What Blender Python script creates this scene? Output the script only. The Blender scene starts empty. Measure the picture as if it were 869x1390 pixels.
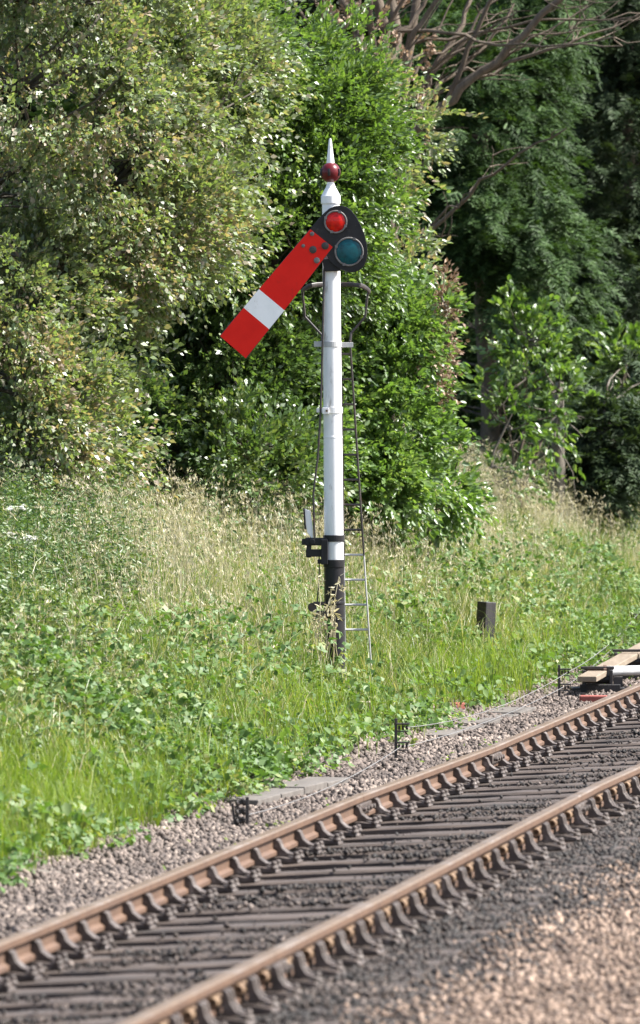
import bpy, math, random
import numpy as np
from mathutils import Vector, Matrix

random.seed(7)
rng = np.random.default_rng(7)
S = bpy.context.scene
COL = S.collection
PI = math.pi

# ------------------------------------------------------------------ site geometry
# metres; +Y looks down the line of sight, +X right, z = 0 at the sleeper tops under the left hand rail
FPX, CXP, HYP, ZC = 9500.0, 434.5, 495.0, 2.86


def P(x, y, Y):
    """a surveyed direction (x, y) at distance Y -> world point"""
    return Vector(((x - CXP) * Y / FPX, Y, ZC - (y - HYP) * Y / FPX))


TH = math.atan(0.1628)
U = np.array((math.sin(TH), math.cos(TH)))      # along the track
NL = np.array((-math.cos(TH), math.sin(TH)))    # to the left of it
P0 = np.array((-1.335, 33.68))                  # on the left rail
CANT = 0.06
GAUGE = 1.505


def ds(x, y):
    px, py = x - P0[0], y - P0[1]
    return px * NL[0] + py * NL[1], px * U[0] + py * U[1]


def xy(d, s):
    return P0[0] + NL[0] * d + U[0] * s, P0[1] + NL[1] * d + U[1] * s


def wob(x, y, f=1.0, seed=0.0):
    return (np.sin(x * 1.3 * f + 1.7 * seed + 0.8 * np.sin(y * 0.9 * f + seed)) + np.sin(y * 1.1 * f + 2.3 * seed + 1.1 * np.sin(x * 0.7 * f - seed))
            + 0.6 * np.sin(x * 2.9 * f + y * 2.3 * f + seed * 3.1) + 0.4 * np.sin(x * 5.1 * f - y * 4.3 * f + seed)) / 3.0


DK = np.array([-60, -9, -5, -2.6, -1.85, -1.6, -1.4, -0.1, 0.3, 0.9, 1.25, 1.6, 2.2, 3.0, 4.0, 5.5, 8.0, 15, 60.0])
ZK = np.array([-0.2, -0.03, 0.05, 0.09, 0.105, 0.06, 0.025, -0.055, -0.055, -0.07, -0.05, 0.05, 0.30, 0.58, 0.85, 1.12, 1.5, 2.0, 3.0])


def gz(d, s):
    z = np.interp(d, DK, ZK)
    amp = np.clip((d - 1.2) / 2.0, 0, 1) * 0.09 + 0.008
    return z + amp * wob(d, s, 0.9, 2.0)


# ------------------------------------------------------------------ mesh helpers
class MB:
    def __init__(self):
        self.v, self.f, self.m = [], [], []

    def add(self, verts, faces, mat=0):
        n = len(self.v)
        self.v += [tuple(p) for p in verts]
        self.f += [tuple(i + n for i in q) for q in faces]
        self.m += [mat] * len(faces)

    def box(self, c, size, mat=0, M=None):
        sx, sy, sz = (a / 2 for a in size)
        vs = [Vector((x, y, z)) for x in (-sx, sx) for y in (-sy, sy) for z in (-sz, sz)]
        if M is not None:
            vs = [M @ p for p in vs]
        c = Vector(c)
        self.add([p + c for p in vs], [(0, 1, 3, 2), (4, 6, 7, 5), (0, 4, 5, 1), (2, 3, 7, 6), (0, 2, 6, 4), (1, 5, 7, 3)], mat)

    def tube(self, pts, rad, n=8, mat=0, caps=True, flat=None):
        pts = [Vector(p) for p in pts]
        if not hasattr(rad, '__len__'):
            rad = [rad] * len(pts)
        rings = []
        up = None
        for i, p in enumerate(pts):
            a = pts[max(0, i - 1)]
            b = pts[min(len(pts) - 1, i + 1)]
            t = (b - a).normalized()
            if up is None:
                up = Vector((0, 0, 1)) if abs(t.z) < 0.9 else Vector((0, 1, 0))
            sd = t.cross(up)
            sd.normalize()
            up = sd.cross(t)
            up.normalize()
            k1, k2 = (1, 1) if flat is None else flat
            rings.append([p + (sd * math.cos(2 * PI * j / n) * k1 + up * math.sin(2 * PI * j / n) * k2) * rad[i] for j in range(n)])
        vs = [q for r in rings for q in r]
        fs = []
        for i in range(len(pts) - 1):
            for j in range(n):
                k = (j + 1) % n
                fs.append((i * n + j, i * n + k, (i + 1) * n + k, (i + 1) * n + j))
        if caps:
            fs.append(tuple(reversed(range(n))))
            fs.append(tuple((len(pts) - 1) * n + j for j in range(n)))
        self.add(vs, fs, mat)

    def lathe(self, base, prof, n=28, mat=0, axis=Vector((0, 0, 1))):
        """prof: (radius, height, mat) up the axis"""
        base = Vector(base)
        q = axis.normalized().to_track_quat('Z', 'Y')
        vs, fs = [], []
        for r, h in [(p[0], p[1]) for p in prof]:
            for j in range(n):
                vs.append(base + q @ Vector((r * math.cos(2 * PI * j / n), r * math.sin(2 * PI * j / n), h)))
        s0 = len(self.f)
        for i in range(len(prof) - 1):
            for j in range(n):
                k = (j + 1) % n
                fs.append((i * n + j, i * n + k, (i + 1) * n + k, (i + 1) * n + j))
        fs.append(tuple(reversed(range(n))))
        fs.append(tuple((len(prof) - 1) * n + j for j in range(n)))
        self.add(vs, fs, mat)
        for i in range(len(prof) - 1):
            if len(prof[i]) > 2:
                for j in range(n):
                    self.m[s0 + i * n + j] = prof[i][2]

    def prism(self, poly, o, ax, ay, az, depth, mat=0):
        """polygon in the (ax, ay) plane at o, given its thickness along az"""
        o = Vector(o)
        n = len(poly)
        f = [o + ax * p[0] + ay * p[1] for p in poly]
        b = [p + az * depth for p in f]
        self.add(f + b, [tuple(range(n)), tuple(reversed(range(n, 2 * n)))] + [(i, i + n, (i + 1) % n + n, (i + 1) % n) for i in range(n)], mat)

    def build(self, name, mats, parent=None, smooth=None, bevel=0.0, origin=None):
        if not isinstance(mats, (list, tuple)):
            mats = [mats]
        off = Vector((0, 0, 0))
        if origin is not None:
            off = Vector(origin)
        me = bpy.data.meshes.new(name)
        me.from_pydata([tuple(Vector(p) - off) for p in self.v], [], self.f)
        for m in mats:
            me.materials.append(m)
        me.polygons.foreach_set('material_index', self.m)
        me.update()
        import bmesh
        bm = bmesh.new()
        bm.from_mesh(me)
        bmesh.ops.recalc_face_normals(bm, faces=bm.faces)
        bm.to_mesh(me)
        bm.free()
        if smooth:
            me.polygons.foreach_set('use_smooth', [True] * len(me.polygons))
            try:
                me.set_sharp_from_angle(angle=math.radians(smooth))
            except Exception:
                pass
        o = bpy.data.objects.new(name, me)
        COL.objects.link(o)
        if parent is not None:
            o.parent = parent
        if bevel:
            b = o.modifiers.new('bevel', 'BEVEL')
            b.width = bevel
            b.segments = 2
            b.limit_method = 'ANGLE'
            b.angle_limit = math.radians(40)
        return o


def np_mesh(name, verts, faces_by_size, mats, parent=None, midx=None, smooth=False):
    """faces_by_size: list of (M, k) integer arrays"""
    me = bpy.data.meshes.new(name)
    me.vertices.add(len(verts))
    me.vertices.foreach_set('co', np.ascontiguousarray(verts, dtype=np.float32).ravel())
    loops = np.concatenate([f.ravel() for f in faces_by_size]).astype(np.int32)
    tot = np.concatenate([np.full(len(f), f.shape[1], np.int32) for f in faces_by_size])
    st = np.concatenate([[0], np.cumsum(tot)[:-1]]).astype(np.int32)
    me.loops.add(len(loops))
    me.loops.foreach_set('vertex_index', loops)
    me.polygons.add(len(tot))
    me.polygons.foreach_set('loop_start', st)
    me.polygons.foreach_set('loop_total', tot)
    if not isinstance(mats, (list, tuple)):
        mats = [mats]
    for m in mats:
        me.materials.append(m)
    if midx is not None:
        me.polygons.foreach_set('material_index', np.asarray(midx, np.int32))
    if smooth:
        me.polygons.foreach_set('use_smooth', np.ones(len(tot), bool))
    me.update(calc_edges=True)
    o = bpy.data.objects.new(name, me)
    COL.objects.link(o)
    if parent is not None:
        o.parent = parent
    return o


def tag(o, label=None, cat=None, group=None, kind=None):
    if label:
        o['label'] = label
    if cat:
        o['category'] = cat
    if group:
        o['group'] = group
    if kind:
        o['kind'] = kind
    return o


def empty(name, loc, label, cat, group=None):
    o = bpy.data.objects.new(name, None)
    o.empty_display_size = 0.2
    COL.objects.link(o)
    o.location = loc
    return tag(o, label, cat, group)


def copy_tree(o, parent=None):
    c = o.copy()
    COL.objects.link(c)
    c.parent = parent
    for ch in list(o.children):
        copy_tree(ch, c)
    return c


# ------------------------------------------------------------------ materials
def mat(name):
    m = bpy.data.materials.new(name)
    m.use_nodes = True
    nt = m.node_tree
    nt.nodes.clear()
    out = nt.nodes.new('ShaderNodeOutputMaterial')
    return m, nt, out


def N(nt, t, **kw):
    n = nt.nodes.new(t)
    for k, v in kw.items():
        if k in n.inputs.keys():
            n.inputs[k].default_value = v
        else:
            setattr(n, k, v)
    return n


def ramp(nt, stops, fac=None, interp='LINEAR'):
    r = nt.nodes.new('ShaderNodeValToRGB')
    r.color_ramp.interpolation = interp
    e = r.color_ramp.elements
    while len(e) < len(stops):
        e.new(0.5)
    for i, (p, c) in enumerate(stops):
        e[i].position = p
        e[i].color = (c[0], c[1], c[2], 1)
    if fac is not None:
        nt.links.new(fac, r.inputs[0])
    return r


def noisy(name, stops, scale=6.0, detail=6.0, rough=0.6, bump=0.0, bscale=None, metallic=0.0, stretch=(1, 1, 1), spec=0.5, mix2=None, obj_rand=0.0):
    m, nt, out = mat(name)
    L = nt.links.new
    tc = N(nt, 'ShaderNodeTexCoord')
    mp = N(nt, 'ShaderNodeMapping')
    mp.inputs['Scale'].default_value = stretch
    L(tc.outputs['Object'], mp.inputs[0])
    vec = mp.outputs[0]
    if obj_rand:
        oi = N(nt, 'ShaderNodeObjectInfo')
        ad = N(nt, 'ShaderNodeVectorMath', operation='MULTIPLY_ADD')
        L(oi.outputs['Random'], ad.inputs[0])
        ad.inputs[1].default_value = (37, 91, 53)
        L(mp.outputs[0], ad.inputs[2])
        vec = ad.outputs[0]
    no = N(nt, 'ShaderNodeTexNoise')
    no.inputs['Scale'].default_value = scale
    no.inputs['Detail'].default_value = detail
    no.inputs['Roughness'].default_value = 0.65
    L(vec, no.inputs['Vector'])
    r = ramp(nt, stops, no.outputs['Fac'])
    col = r.outputs[0]
    if mix2:  # (stops-colour, scale, lo, hi): second layer of dirt or wear
        c2, sc2, lo, hi = mix2
        n2 = N(nt, 'ShaderNodeTexNoise')
        n2.inputs['Scale'].default_value = sc2
        n2.inputs['Detail'].default_value = 8
        n2.inputs['Roughness'].default_value = 0.7
        L(vec, n2.inputs['Vector'])
        mr = N(nt, 'ShaderNodeMapRange')
        mr.inputs[1].default_value = lo
        mr.inputs[2].default_value = hi
        L(n2.outputs['Fac'], mr.inputs[0])
        mx = N(nt, 'ShaderNodeMix', data_type='RGBA')
        L(mr.outputs[0], mx.inputs[0])
        L(col, mx.inputs[6])
        mx.inputs[7].default_value = (*c2, 1)
        col = mx.outputs[2]
    b = N(nt, 'ShaderNodeBsdfPrincipled')
    b.inputs['Roughness'].default_value = rough
    b.inputs['Metallic'].default_value = metallic
    b.inputs['Specular IOR Level'].default_value = spec
    L(col, b.inputs['Base Color'])
    if bump:
        nb = N(nt, 'ShaderNodeTexNoise')
        nb.inputs['Scale'].default_value = bscale or scale * 4
        nb.inputs['Detail'].default_value = 5
        L(vec, nb.inputs['Vector'])
        bp = N(nt, 'ShaderNodeBump')
        bp.inputs['Strength'].default_value = bump
        bp.inputs['Distance'].default_value = 0.01
        L(nb.outputs['Fac'], bp.inputs['Height'])
        L(bp.outputs[0], b.inputs['Normal'])
    L(b.outputs[0], out.inputs[0])
    return m


def leafmat(name, stops, rough=0.4, trans=0.3, tcol=(1.25, 1.3, 0.5), spec=0.5, patch=0.35, pscale=0.9):
    m, nt, out = mat(name)
    L = nt.links.new
    g = N(nt, 'ShaderNodeNewGeometry')
    tc = N(nt, 'ShaderNodeTexCoord')
    no = N(nt, 'ShaderNodeTexNoise')
    no.inputs['Scale'].default_value = pscale
    no.inputs['Detail'].default_value = 3
    L(tc.outputs['Object'], no.inputs['Vector'])
    mr = N(nt, 'ShaderNodeMapRange')
    mr.inputs[1].default_value = 0.3
    mr.inputs[2].default_value = 0.7
    mr.inputs[3].default_value = -patch
    mr.inputs[4].default_value = patch
    L(no.outputs['Fac'], mr.inputs[0])
    ad = N(nt, 'ShaderNodeMath', operation='ADD', use_clamp=True)
    L(g.outputs['Random Per Island'], ad.inputs[0])
    L(mr.outputs[0], ad.inputs[1])
    r = ramp(nt, stops, ad.outputs[0])
    b = N(nt, 'ShaderNodeBsdfPrincipled')
    b.inputs['Roughness'].default_value = rough
    b.inputs['Specular IOR Level'].default_value = spec
    L(r.outputs[0], b.inputs['Base Color'])
    t = N(nt, 'ShaderNodeBsdfTranslucent')
    mu = N(nt, 'ShaderNodeMix', data_type='RGBA', blend_type='MULTIPLY')
    mu.inputs[0].default_value = 1.0
    L(r.outputs[0], mu.inputs[6])
    mu.inputs[7].default_value = (*tcol, 1)
    L(mu.outputs[2], t.inputs[0])
    ms = N(nt, 'ShaderNodeMixShader')
    ms.inputs[0].default_value = trans
    L(b.outputs[0], ms.inputs[1])
    L(t.outputs[0], ms.inputs[2])
    L(ms.outputs[0], out.inputs[0])
    return m


def stonemat(name, stops, scale=0.8):
    m, nt, out = mat(name)
    L = nt.links.new
    g = N(nt, 'ShaderNodeNewGeometry')
    tc = N(nt, 'ShaderNodeTexCoord')
    no = N(nt, 'ShaderNodeTexNoise')
    no.inputs['Scale'].default_value = scale
    no.inputs['Detail'].default_value = 4
    L(tc.outputs['Object'], no.inputs['Vector'])
    mr = N(nt, 'ShaderNodeMapRange')
    mr.inputs[1].default_value = 0.3
    mr.inputs[2].default_value = 0.7
    mr.inputs[3].default_value = -0.25
    mr.inputs[4].default_value = 0.25
    L(no.outputs['Fac'], mr.inputs[0])
    ad = N(nt, 'ShaderNodeMath', operation='ADD', use_clamp=True)
    L(g.outputs['Random Per Island'], ad.inputs[0])
    L(mr.outputs[0], ad.inputs[1])
    r = ramp(nt, stops, ad.outputs[0])
    b = N(nt, 'ShaderNodeBsdfPrincipled')
    b.inputs['Roughness'].default_value = 0.75
    L(r.outputs[0], b.inputs['Base Color'])
    L(b.outputs[0], out.inputs[0])
    return m


M = {}
M['white'] = noisy('white_paint', [(0.3, (0.62, 0.63, 0.63)), (0.55, (0.80, 0.80, 0.80))], 5, 8, 0.35, stretch=(1, 1, 0.25), mix2=((0.30, 0.27, 0.24), 17, 0.57, 0.72), bump=0.06, bscale=60)
M['black'] = noisy('black_paint', [(0.3, (0.010, 0.010, 0.012)), (0.7, (0.024, 0.024, 0.026))], 8, 6, 0.35, mix2=((0.08, 0.07, 0.06), 20, 0.6, 0.8), spec=0.25)
M['red'] = noisy('red_enamel', [(0.3, (0.620, 0.009, 0.005)), (0.7, (0.720, 0.015, 0.008))], 6, 5, 0.3, mix2=((0.22, 0.03, 0.02), 11, 0.60, 0.78), spec=0.20)
M['maroon'] = noisy('maroon_paint', [(0.3, (0.084, 0.005, 0.008)), (0.7, (0.126, 0.009, 0.012))], 8, 4, 0.3, spec=0.35)
M['enamel'] = noisy('white_enamel', [(0.3, (0.742, 0.763, 0.763)), (0.6, (0.848, 0.859, 0.859))], 6, 6, 0.35, mix2=((0.42, 0.36, 0.30), 13, 0.60, 0.78))
M['iron'] = noisy('dark_iron', [(0.3, (0.018, 0.016, 0.016)), (0.7, (0.055, 0.045, 0.04))], 12, 6, 0.5, mix2=((0.10, 0.05, 0.03), 9, 0.56, 0.75))
M['galv'] = noisy('grey_steel', [(0.3, (0.338, 0.345, 0.345)), (0.7, (0.495, 0.495, 0.488))], 9, 5, 0.4)
M['zinc'] = noisy('worn_rim', [(0.3, (0.077, 0.072, 0.072)), (0.7, (0.202, 0.192, 0.182))], 25, 5, 0.4)
M['rust'] = noisy('rusty_rail', [(0.25, (0.074, 0.040, 0.025)), (0.75, (0.132, 0.075, 0.044))], 5, 8, 0.7, bump=0.15, bscale=50, mix2=((0.09, 0.055, 0.04), 3, 0.52, 0.75))
M['railtop'] = noisy('worn_rail_head', [(0.25, (0.105, 0.067, 0.038)), (0.75, (0.153, 0.103, 0.062))], 3, 8, 0.42, spec=0.5, mix2=((0.19, 0.155, 0.13), 2.0, 0.5, 0.7))
M['chair'] = noisy('cast_iron_chair', [(0.3, (0.034, 0.025, 0.020)), (0.7, (0.098, 0.075, 0.064))], 14, 6, 0.6, bump=0.2, bscale=60, mix2=((0.24, 0.21, 0.19), 11, 0.55, 0.72), obj_rand=1)
M['key'] = noisy('rusty_key', [(0.3, (0.110, 0.062, 0.034)), (0.7, (0.198, 0.130, 0.075))], 20, 5, 0.7, obj_rand=1)
M['sleeper'] = noisy('weathered_sleeper', [(0.3, (0.029, 0.022, 0.017)), (0.5, (0.061, 0.044, 0.035)), (0.72, (0.111, 0.083, 0.066))], 5, 9, 0.8, bump=0.5, bscale=20, stretch=(0.5, 4, 4), mix2=((0.03, 0.028, 0.028), 3, 0.5, 0.68), obj_rand=1)
M['concrete'] = noisy('old_concrete', [(0.3, (0.079, 0.069, 0.060)), (0.7, (0.137, 0.122, 0.109))], 9, 8, 0.85, bump=0.2, bscale=60)
M['timber'] = noisy('bare_timber', [(0.3, (0.148, 0.109, 0.073)), (0.7, (0.226, 0.183, 0.134))], 4, 8, 0.75, stretch=(4, 0.6, 4), bump=0.2)
M['brick'] = noisy('red_brick', [(0.3, (0.20, 0.05, 0.04)), (0.7, (0.30, 0.09, 0.07))], 12, 6, 0.8, bump=0.2)
M['palestone'] = noisy('pale_block', [(0.3, (0.45, 0.36, 0.30)), (0.7, (0.60, 0.50, 0.43))], 12, 6, 0.85)
M['creosote'] = noisy('creosoted_wood', [(0.3, (0.010, 0.009, 0.009)), (0.7, (0.035, 0.032, 0.032))], 6, 8, 0.6, stretch=(6, 6, 0.7), bump=0.3)
M['bark'] = noisy('brown_bark', [(0.3, (0.062, 0.045, 0.031)), (0.7, (0.144, 0.113, 0.082))], 9, 8, 0.9, stretch=(3, 3, 0.7), bump=0.6, bscale=30)
M['greybark'] = noisy('grey_bark', [(0.3, (0.060, 0.052, 0.041)), (0.7, (0.156, 0.138, 0.110))], 7, 8, 0.9, stretch=(3, 3, 0.7), bump=0.5, bscale=30)
M['twig'] = noisy('twig_bark', [(0.3, (0.045, 0.040, 0.030)), (0.7, (0.117, 0.100, 0.080))], 9, 4, 0.9)
M['wire'] = noisy('signal_wire', [(0.3, (0.16, 0.155, 0.15)), (0.7, (0.25, 0.24, 0.23))], 3, 4, 0.5, metallic=0.3)


def glass(name, c, rough=0.12):
    m, nt, out = mat(name)
    L = nt.links.new
    tc = N(nt, 'ShaderNodeTexCoord')
    no = N(nt, 'ShaderNodeTexNoise')
    no.inputs['Scale'].default_value = 16
    no.inputs['Detail'].default_value = 5
    L(tc.outputs['Object'], no.inputs['Vector'])
    r = ramp(nt, [(0.35, tuple(a * 0.45 for a in c)), (0.62, c)], no.outputs['Fac'])
    b = N(nt, 'ShaderNodeBsdfPrincipled')
    b.inputs['Roughness'].default_value = rough
    L(r.outputs[0], b.inputs['Base Color'])
    t = N(nt, 'ShaderNodeBsdfTranslucent')
    L(r.outputs[0], t.inputs[0])
    ms = N(nt, 'ShaderNodeMixShader')
    ms.inputs[0].default_value = 0.35
    L(b.outputs[0], ms.inputs[1])
    L(t.outputs[0], ms.inputs[2])
    L(ms.outputs[0], out.inputs[0])
    return m


M['redglass'] = glass('red_glass', (0.85, 0.012, 0.006))
M['blueglass'] = glass('blue_green_glass', (0.006, 0.135, 0.165), 0.2)

# foliage
M['haw'] = leafmat('hawthorn_leaf', [(0.0, (0.140, 0.160, 0.100)), (0.4, (0.158, 0.226, 0.091)), (0.66, (0.214, 0.284, 0.122)), (0.84, (0.298, 0.276, 0.201)), (1.0, (0.332, 0.259, 0.201))], 0.44, 0.38, spec=1.00)
M['sallow'] = leafmat('bright_leaf', [(0.0, (0.066, 0.117, 0.030)), (0.5, (0.099, 0.177, 0.044)), (1.0, (0.160, 0.230, 0.083))], 0.40, 0.42, spec=1.00)
M['thick'] = leafmat('glossy_leaf', [(0.0, (0.056, 0.103, 0.032)), (0.6, (0.093, 0.162, 0.049)), (1.0, (0.160, 0.206, 0.081))], 0.38, 0.33, spec=1.00)
M['dog'] = leafmat('dogwood_leaf', [(0.0, (0.079, 0.145, 0.041)), (0.5, (0.119, 0.213, 0.054)), (1.0, (0.190, 0.268, 0.101))], 0.40, 0.42, spec=1.00)
M['cyp'] = leafmat('cypress_spray', [(0.0, (0.021, 0.043, 0.013)), (0.6, (0.040, 0.080, 0.023)), (1.0, (0.068, 0.121, 0.035))], 0.60, 0.25, spec=0.25)
M['cyp2'] = leafmat('grey_cypress_spray', [(0.0, (0.023, 0.038, 0.017)), (0.6, (0.037, 0.063, 0.027)), (1.0, (0.062, 0.093, 0.041))], 0.60, 0.25, spec=0.25)
M['dry'] = leafmat('withered_leaf', [(0.0, (0.172, 0.109, 0.069)), (0.6, (0.322, 0.230, 0.161)), (1.0, (0.437, 0.333, 0.241))], 0.7, 0.2, tcol=(1.1, 1, 0.8))
M['sap'] = leafmat('sapling_leaf', [(0.0, (0.068, 0.126, 0.025)), (0.6, (0.105, 0.189, 0.042)), (1.0, (0.168, 0.236, 0.079))], 0.38, 0.42, spec=1.00)
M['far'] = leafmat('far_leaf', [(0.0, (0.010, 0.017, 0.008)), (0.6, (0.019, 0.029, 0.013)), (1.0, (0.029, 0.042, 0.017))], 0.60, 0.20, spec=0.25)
M['grass'] = leafmat('grass_blade', [(0.0, (0.087, 0.148, 0.033)), (0.4, (0.138, 0.203, 0.048)), (0.65, (0.205, 0.242, 0.085)), (0.85, (0.339, 0.316, 0.180)), (1.0, (0.472, 0.415, 0.275))], 0.42, 0.4, tcol=(1.2, 1.25, 0.5), patch=0.3, pscale=0.5)
M['lush'] = leafmat('lush_grass', [(0.0, (0.117, 0.196, 0.025)), (0.5, (0.170, 0.252, 0.035)), (1.0, (0.254, 0.299, 0.080))], 0.5, 0.45, tcol=(1.2, 1.25, 0.4), patch=0.2)
M['straw'] = leafmat('grass_seed_head', [(0.0, (0.30, 0.28, 0.16)), (0.5, (0.45, 0.41, 0.27)), (1.0, (0.62, 0.57, 0.43))], 0.6, 0.35, tcol=(1.1, 1.05, 0.8), patch=0.2)
M['bramble'] = leafmat('bramble_leaf', [(0.0, (0.059, 0.121, 0.030)), (0.5, (0.095, 0.172, 0.043)), (0.85, (0.140, 0.218, 0.064)), (1.0, (0.217, 0.242, 0.086))], 0.55, 0.35, spec=0.50)
M['bind'] = leafmat('bindweed_leaf', [(0.0, (0.07, 0.13, 0.03)), (0.6, (0.11, 0.19, 0.05)), (1.0, (0.17, 0.235, 0.085))], 0.6, 0.4, spec=0.35)
M['weed'] = leafmat('weed_leaf', [(0.0, (0.052, 0.098, 0.028)), (0.6, (0.091, 0.153, 0.045)), (1.0, (0.174, 0.202, 0.085))], 0.45, 0.3)
M['umbel'] = leafmat('umbel_flower', [(0.0, (0.66, 0.66, 0.62)), (1.0, (0.82, 0.82, 0.8))], 0.7, 0.3, tcol=(1, 1, 0.95))
M['stone_l'] = stonemat('pale_ballast', [(0.0, (0.041, 0.030, 0.024)), (0.4, (0.093, 0.071, 0.059)), (0.8, (0.142, 0.110, 0.091)), (1.0, (0.231, 0.184, 0.151))])
M['stone_d'] = stonemat('oily_ballast', [(0.0, (0.009, 0.008, 0.007)), (0.55, (0.027, 0.020, 0.016)), (0.88, (0.055, 0.040, 0.032)), (1.0, (0.131, 0.102, 0.086))])
M['stone_b'] = stonemat('brown_ballast', [(0.0, (0.062, 0.041, 0.029)), (0.5, (0.148, 0.099, 0.069)), (0.85, (0.222, 0.153, 0.109)), (1.0, (0.326, 0.237, 0.177))])


# ground: soil and litter on the bank, grey grit on the shoulder, dark oily grit between the rails, brown grit on the right
def ground_mat():
    m, nt, out = mat('bank_and_ballast_ground')
    L = nt.links.new
    tc = N(nt, 'ShaderNodeTexCoord')
    dp = N(nt, 'ShaderNodeVectorMath', operation='DOT_PRODUCT')
    L(tc.outputs['Object'], dp.inputs[0])
    dp.inputs[1].default_value = (NL[0], NL[1], 0)
    sb = N(nt, 'ShaderNodeMath', operation='SUBTRACT')
    L(dp.outputs['Value'], sb.inputs[0])
    sb.inputs[1].default_value = float(P0 @ NL)
    nw = N(nt, 'ShaderNodeTexNoise')
    nw.inputs['Scale'].default_value = 1.2
    nw.inputs['Detail'].default_value = 5
    L(tc.outputs['Object'], nw.inputs['Vector'])
    ad = N(nt, 'ShaderNodeMath', operation='MULTIPLY_ADD')
    L(nw.outputs['Fac'], ad.inputs[0])
    ad.inputs[1].default_value = 0.9
    L(sb.outputs[0], ad.inputs[2])
    mr = N(nt, 'ShaderNodeMapRange')
    mr.inputs[1].default_value = -4.0
    mr.inputs[2].default_value = 4.0
    L(ad.outputs[0], mr.inputs[0])

    def pos(d):
        return (d + 0.45 + 4) / 8
    r = ramp(nt, [(pos(-3.0), (0.12, 0.082, 0.06)), (pos(-2.2), (0.027, 0.021, 0.018)), (pos(-0.2), (0.022, 0.017, 0.015)), (pos(0.25), (0.13, 0.105, 0.095)), (pos(1.2), (0.17, 0.145, 0.125)), (pos(1.8), (0.07, 0.065, 0.03))], mr.outputs[0])
    n2 = N(nt, 'ShaderNodeTexNoise')
    n2.inputs['Scale'].default_value = 22
    n2.inputs['Detail'].default_value = 8
    n2.inputs['Roughness'].default_value = 0.75
    L(tc.outputs['Object'], n2.inputs['Vector'])
    r2 = ramp(nt, [(0.3, (0.45, 0.45, 0.45)), (0.7, (1.4, 1.4, 1.4))], n2.outputs['Fac'])
    mu = N(nt, 'ShaderNodeMix', data_type='RGBA', blend_type='MULTIPLY')
    mu.inputs[0].default_value = 1
    L(r.outputs[0], mu.inputs[6])
    L(r2.outputs[0], mu.inputs[7])
    b = N(nt, 'ShaderNodeBsdfPrincipled')
    b.inputs['Roughness'].default_value = 0.9
    L(mu.outputs[2], b.inputs['Base Color'])
    bp = N(nt, 'ShaderNodeBump')
    bp.inputs['Strength'].default_value = 0.7
    bp.inputs['Distance'].default_value = 0.03
    L(n2.outputs['Fac'], bp.inputs['Height'])
    L(bp.outputs[0], b.inputs['Normal'])
    L(b.outputs[0], out.inputs[0])
    return m


# ------------------------------------------------------------------ ground sheet
dv = np.unique(np.concatenate([np.array([-1500, -700, -300, -120, -60, -30, -15]), np.arange(-10, 16, 0.2), np.array([20, 30, 60, 150, 400, 900, 1500])]))
sv = np.unique(np.concatenate([np.array([-1500, -600, -250, -120, -60, -40]), np.arange(-30, 80, 0.4), np.array([90, 120, 200, 400, 900, 1800])]))
DD, SS = np.meshgrid(dv, sv, indexing='ij')
ZZ = gz(np.clip(DD, -60, 60), np.clip(SS, -60, 120))
XX, YY = xy(DD, SS)
nd, ns_ = DD.shape
ii = (np.arange(nd - 1)[:, None] * ns_ + np.arange(ns_ - 1)[None, :]).ravel()
gf = np.stack([ii, ii + 1, ii + ns_ + 1, ii + ns_], 1)[:, ::-1]
o = np_mesh('ground', np.stack([XX.ravel(), YY.ravel(), ZZ.ravel()], 1), [gf], ground_mat(), smooth=True)
tag(o, 'sloping railway bank with a flat ballasted strip for the track', kind='structure')
if o.data.polygons[0].normal.z < 0:
    o.data.flip_normals()


# ------------------------------------------------------------------ stones
def ico():
    t = (1 + 5 ** 0.5) / 2
    v = np.array([(-1, t, 0), (1, t, 0), (-1, -t, 0), (1, -t, 0), (0, -1, t), (0, 1, t), (0, -1, -t), (0, 1, -t), (t, 0, -1), (t, 0, 1), (-t, 0, -1), (-t, 0, 1)], float)
    v /= np.linalg.norm(v[0])
    f = np.array([(0, 11, 5), (0, 5, 1), (0, 1, 7), (0, 7, 10), (0, 10, 11), (1, 5, 9), (5, 11, 4), (11, 10, 2), (10, 7, 6), (7, 1, 8), (3, 9, 4), (3, 4, 2), (3, 2, 6), (3, 6, 8), (3, 8, 9), (4, 9, 5), (2, 4, 11), (6, 2, 10), (8, 6, 7), (9, 8, 1)])
    return v, f


IV, IF = ico()


def rand_rot(n):
    q = rng.normal(size=(n, 4))
    q /= np.linalg.norm(q, axis=1)[:, None]
    w, x, y, z = q.T
    return np.stack([np.stack([1 - 2 * (y * y + z * z), 2 * (x * y - z * w), 2 * (x * z + y * w)], -1),
                     np.stack([2 * (x * y + z * w), 1 - 2 * (x * x + z * z), 2 * (y * z - x * w)], -1),
                     np.stack([2 * (x * z - y * w), 2 * (y * z + x * w), 1 - 2 * (x * x + y * y)], -1)], 1)


def stones(name, label, pts, size, mt):
    n = len(pts)
    base = IV[None] * (1 + rng.normal(scale=0.32, size=(n, 12, 1))).clip(0.45, 1.7) * np.stack([np.ones(n), rng.uniform(0.6, 1, n), rng.uniform(0.45, 0.8, n)], 1)[:, None, :]
    R = rand_rot(n)
    v = np.einsum('nij,nkj->nki', R, base) * size[:, None, None] + pts[:, None, :]
    f = IF[None] + (np.arange(n) * 12)[:, None, None]
    o = np_mesh(name, v.reshape(-1, 3), [f.reshape(-1, 3)], mt)
    return tag(o, label, kind='stuff')


def infrustum(x, y, mx=0.35, near=24.0):
    """roughly what this view and one a step aside could see"""
    return (np.abs(x / y) < 0.0457 * (1 + mx)) & (y > near)


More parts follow.
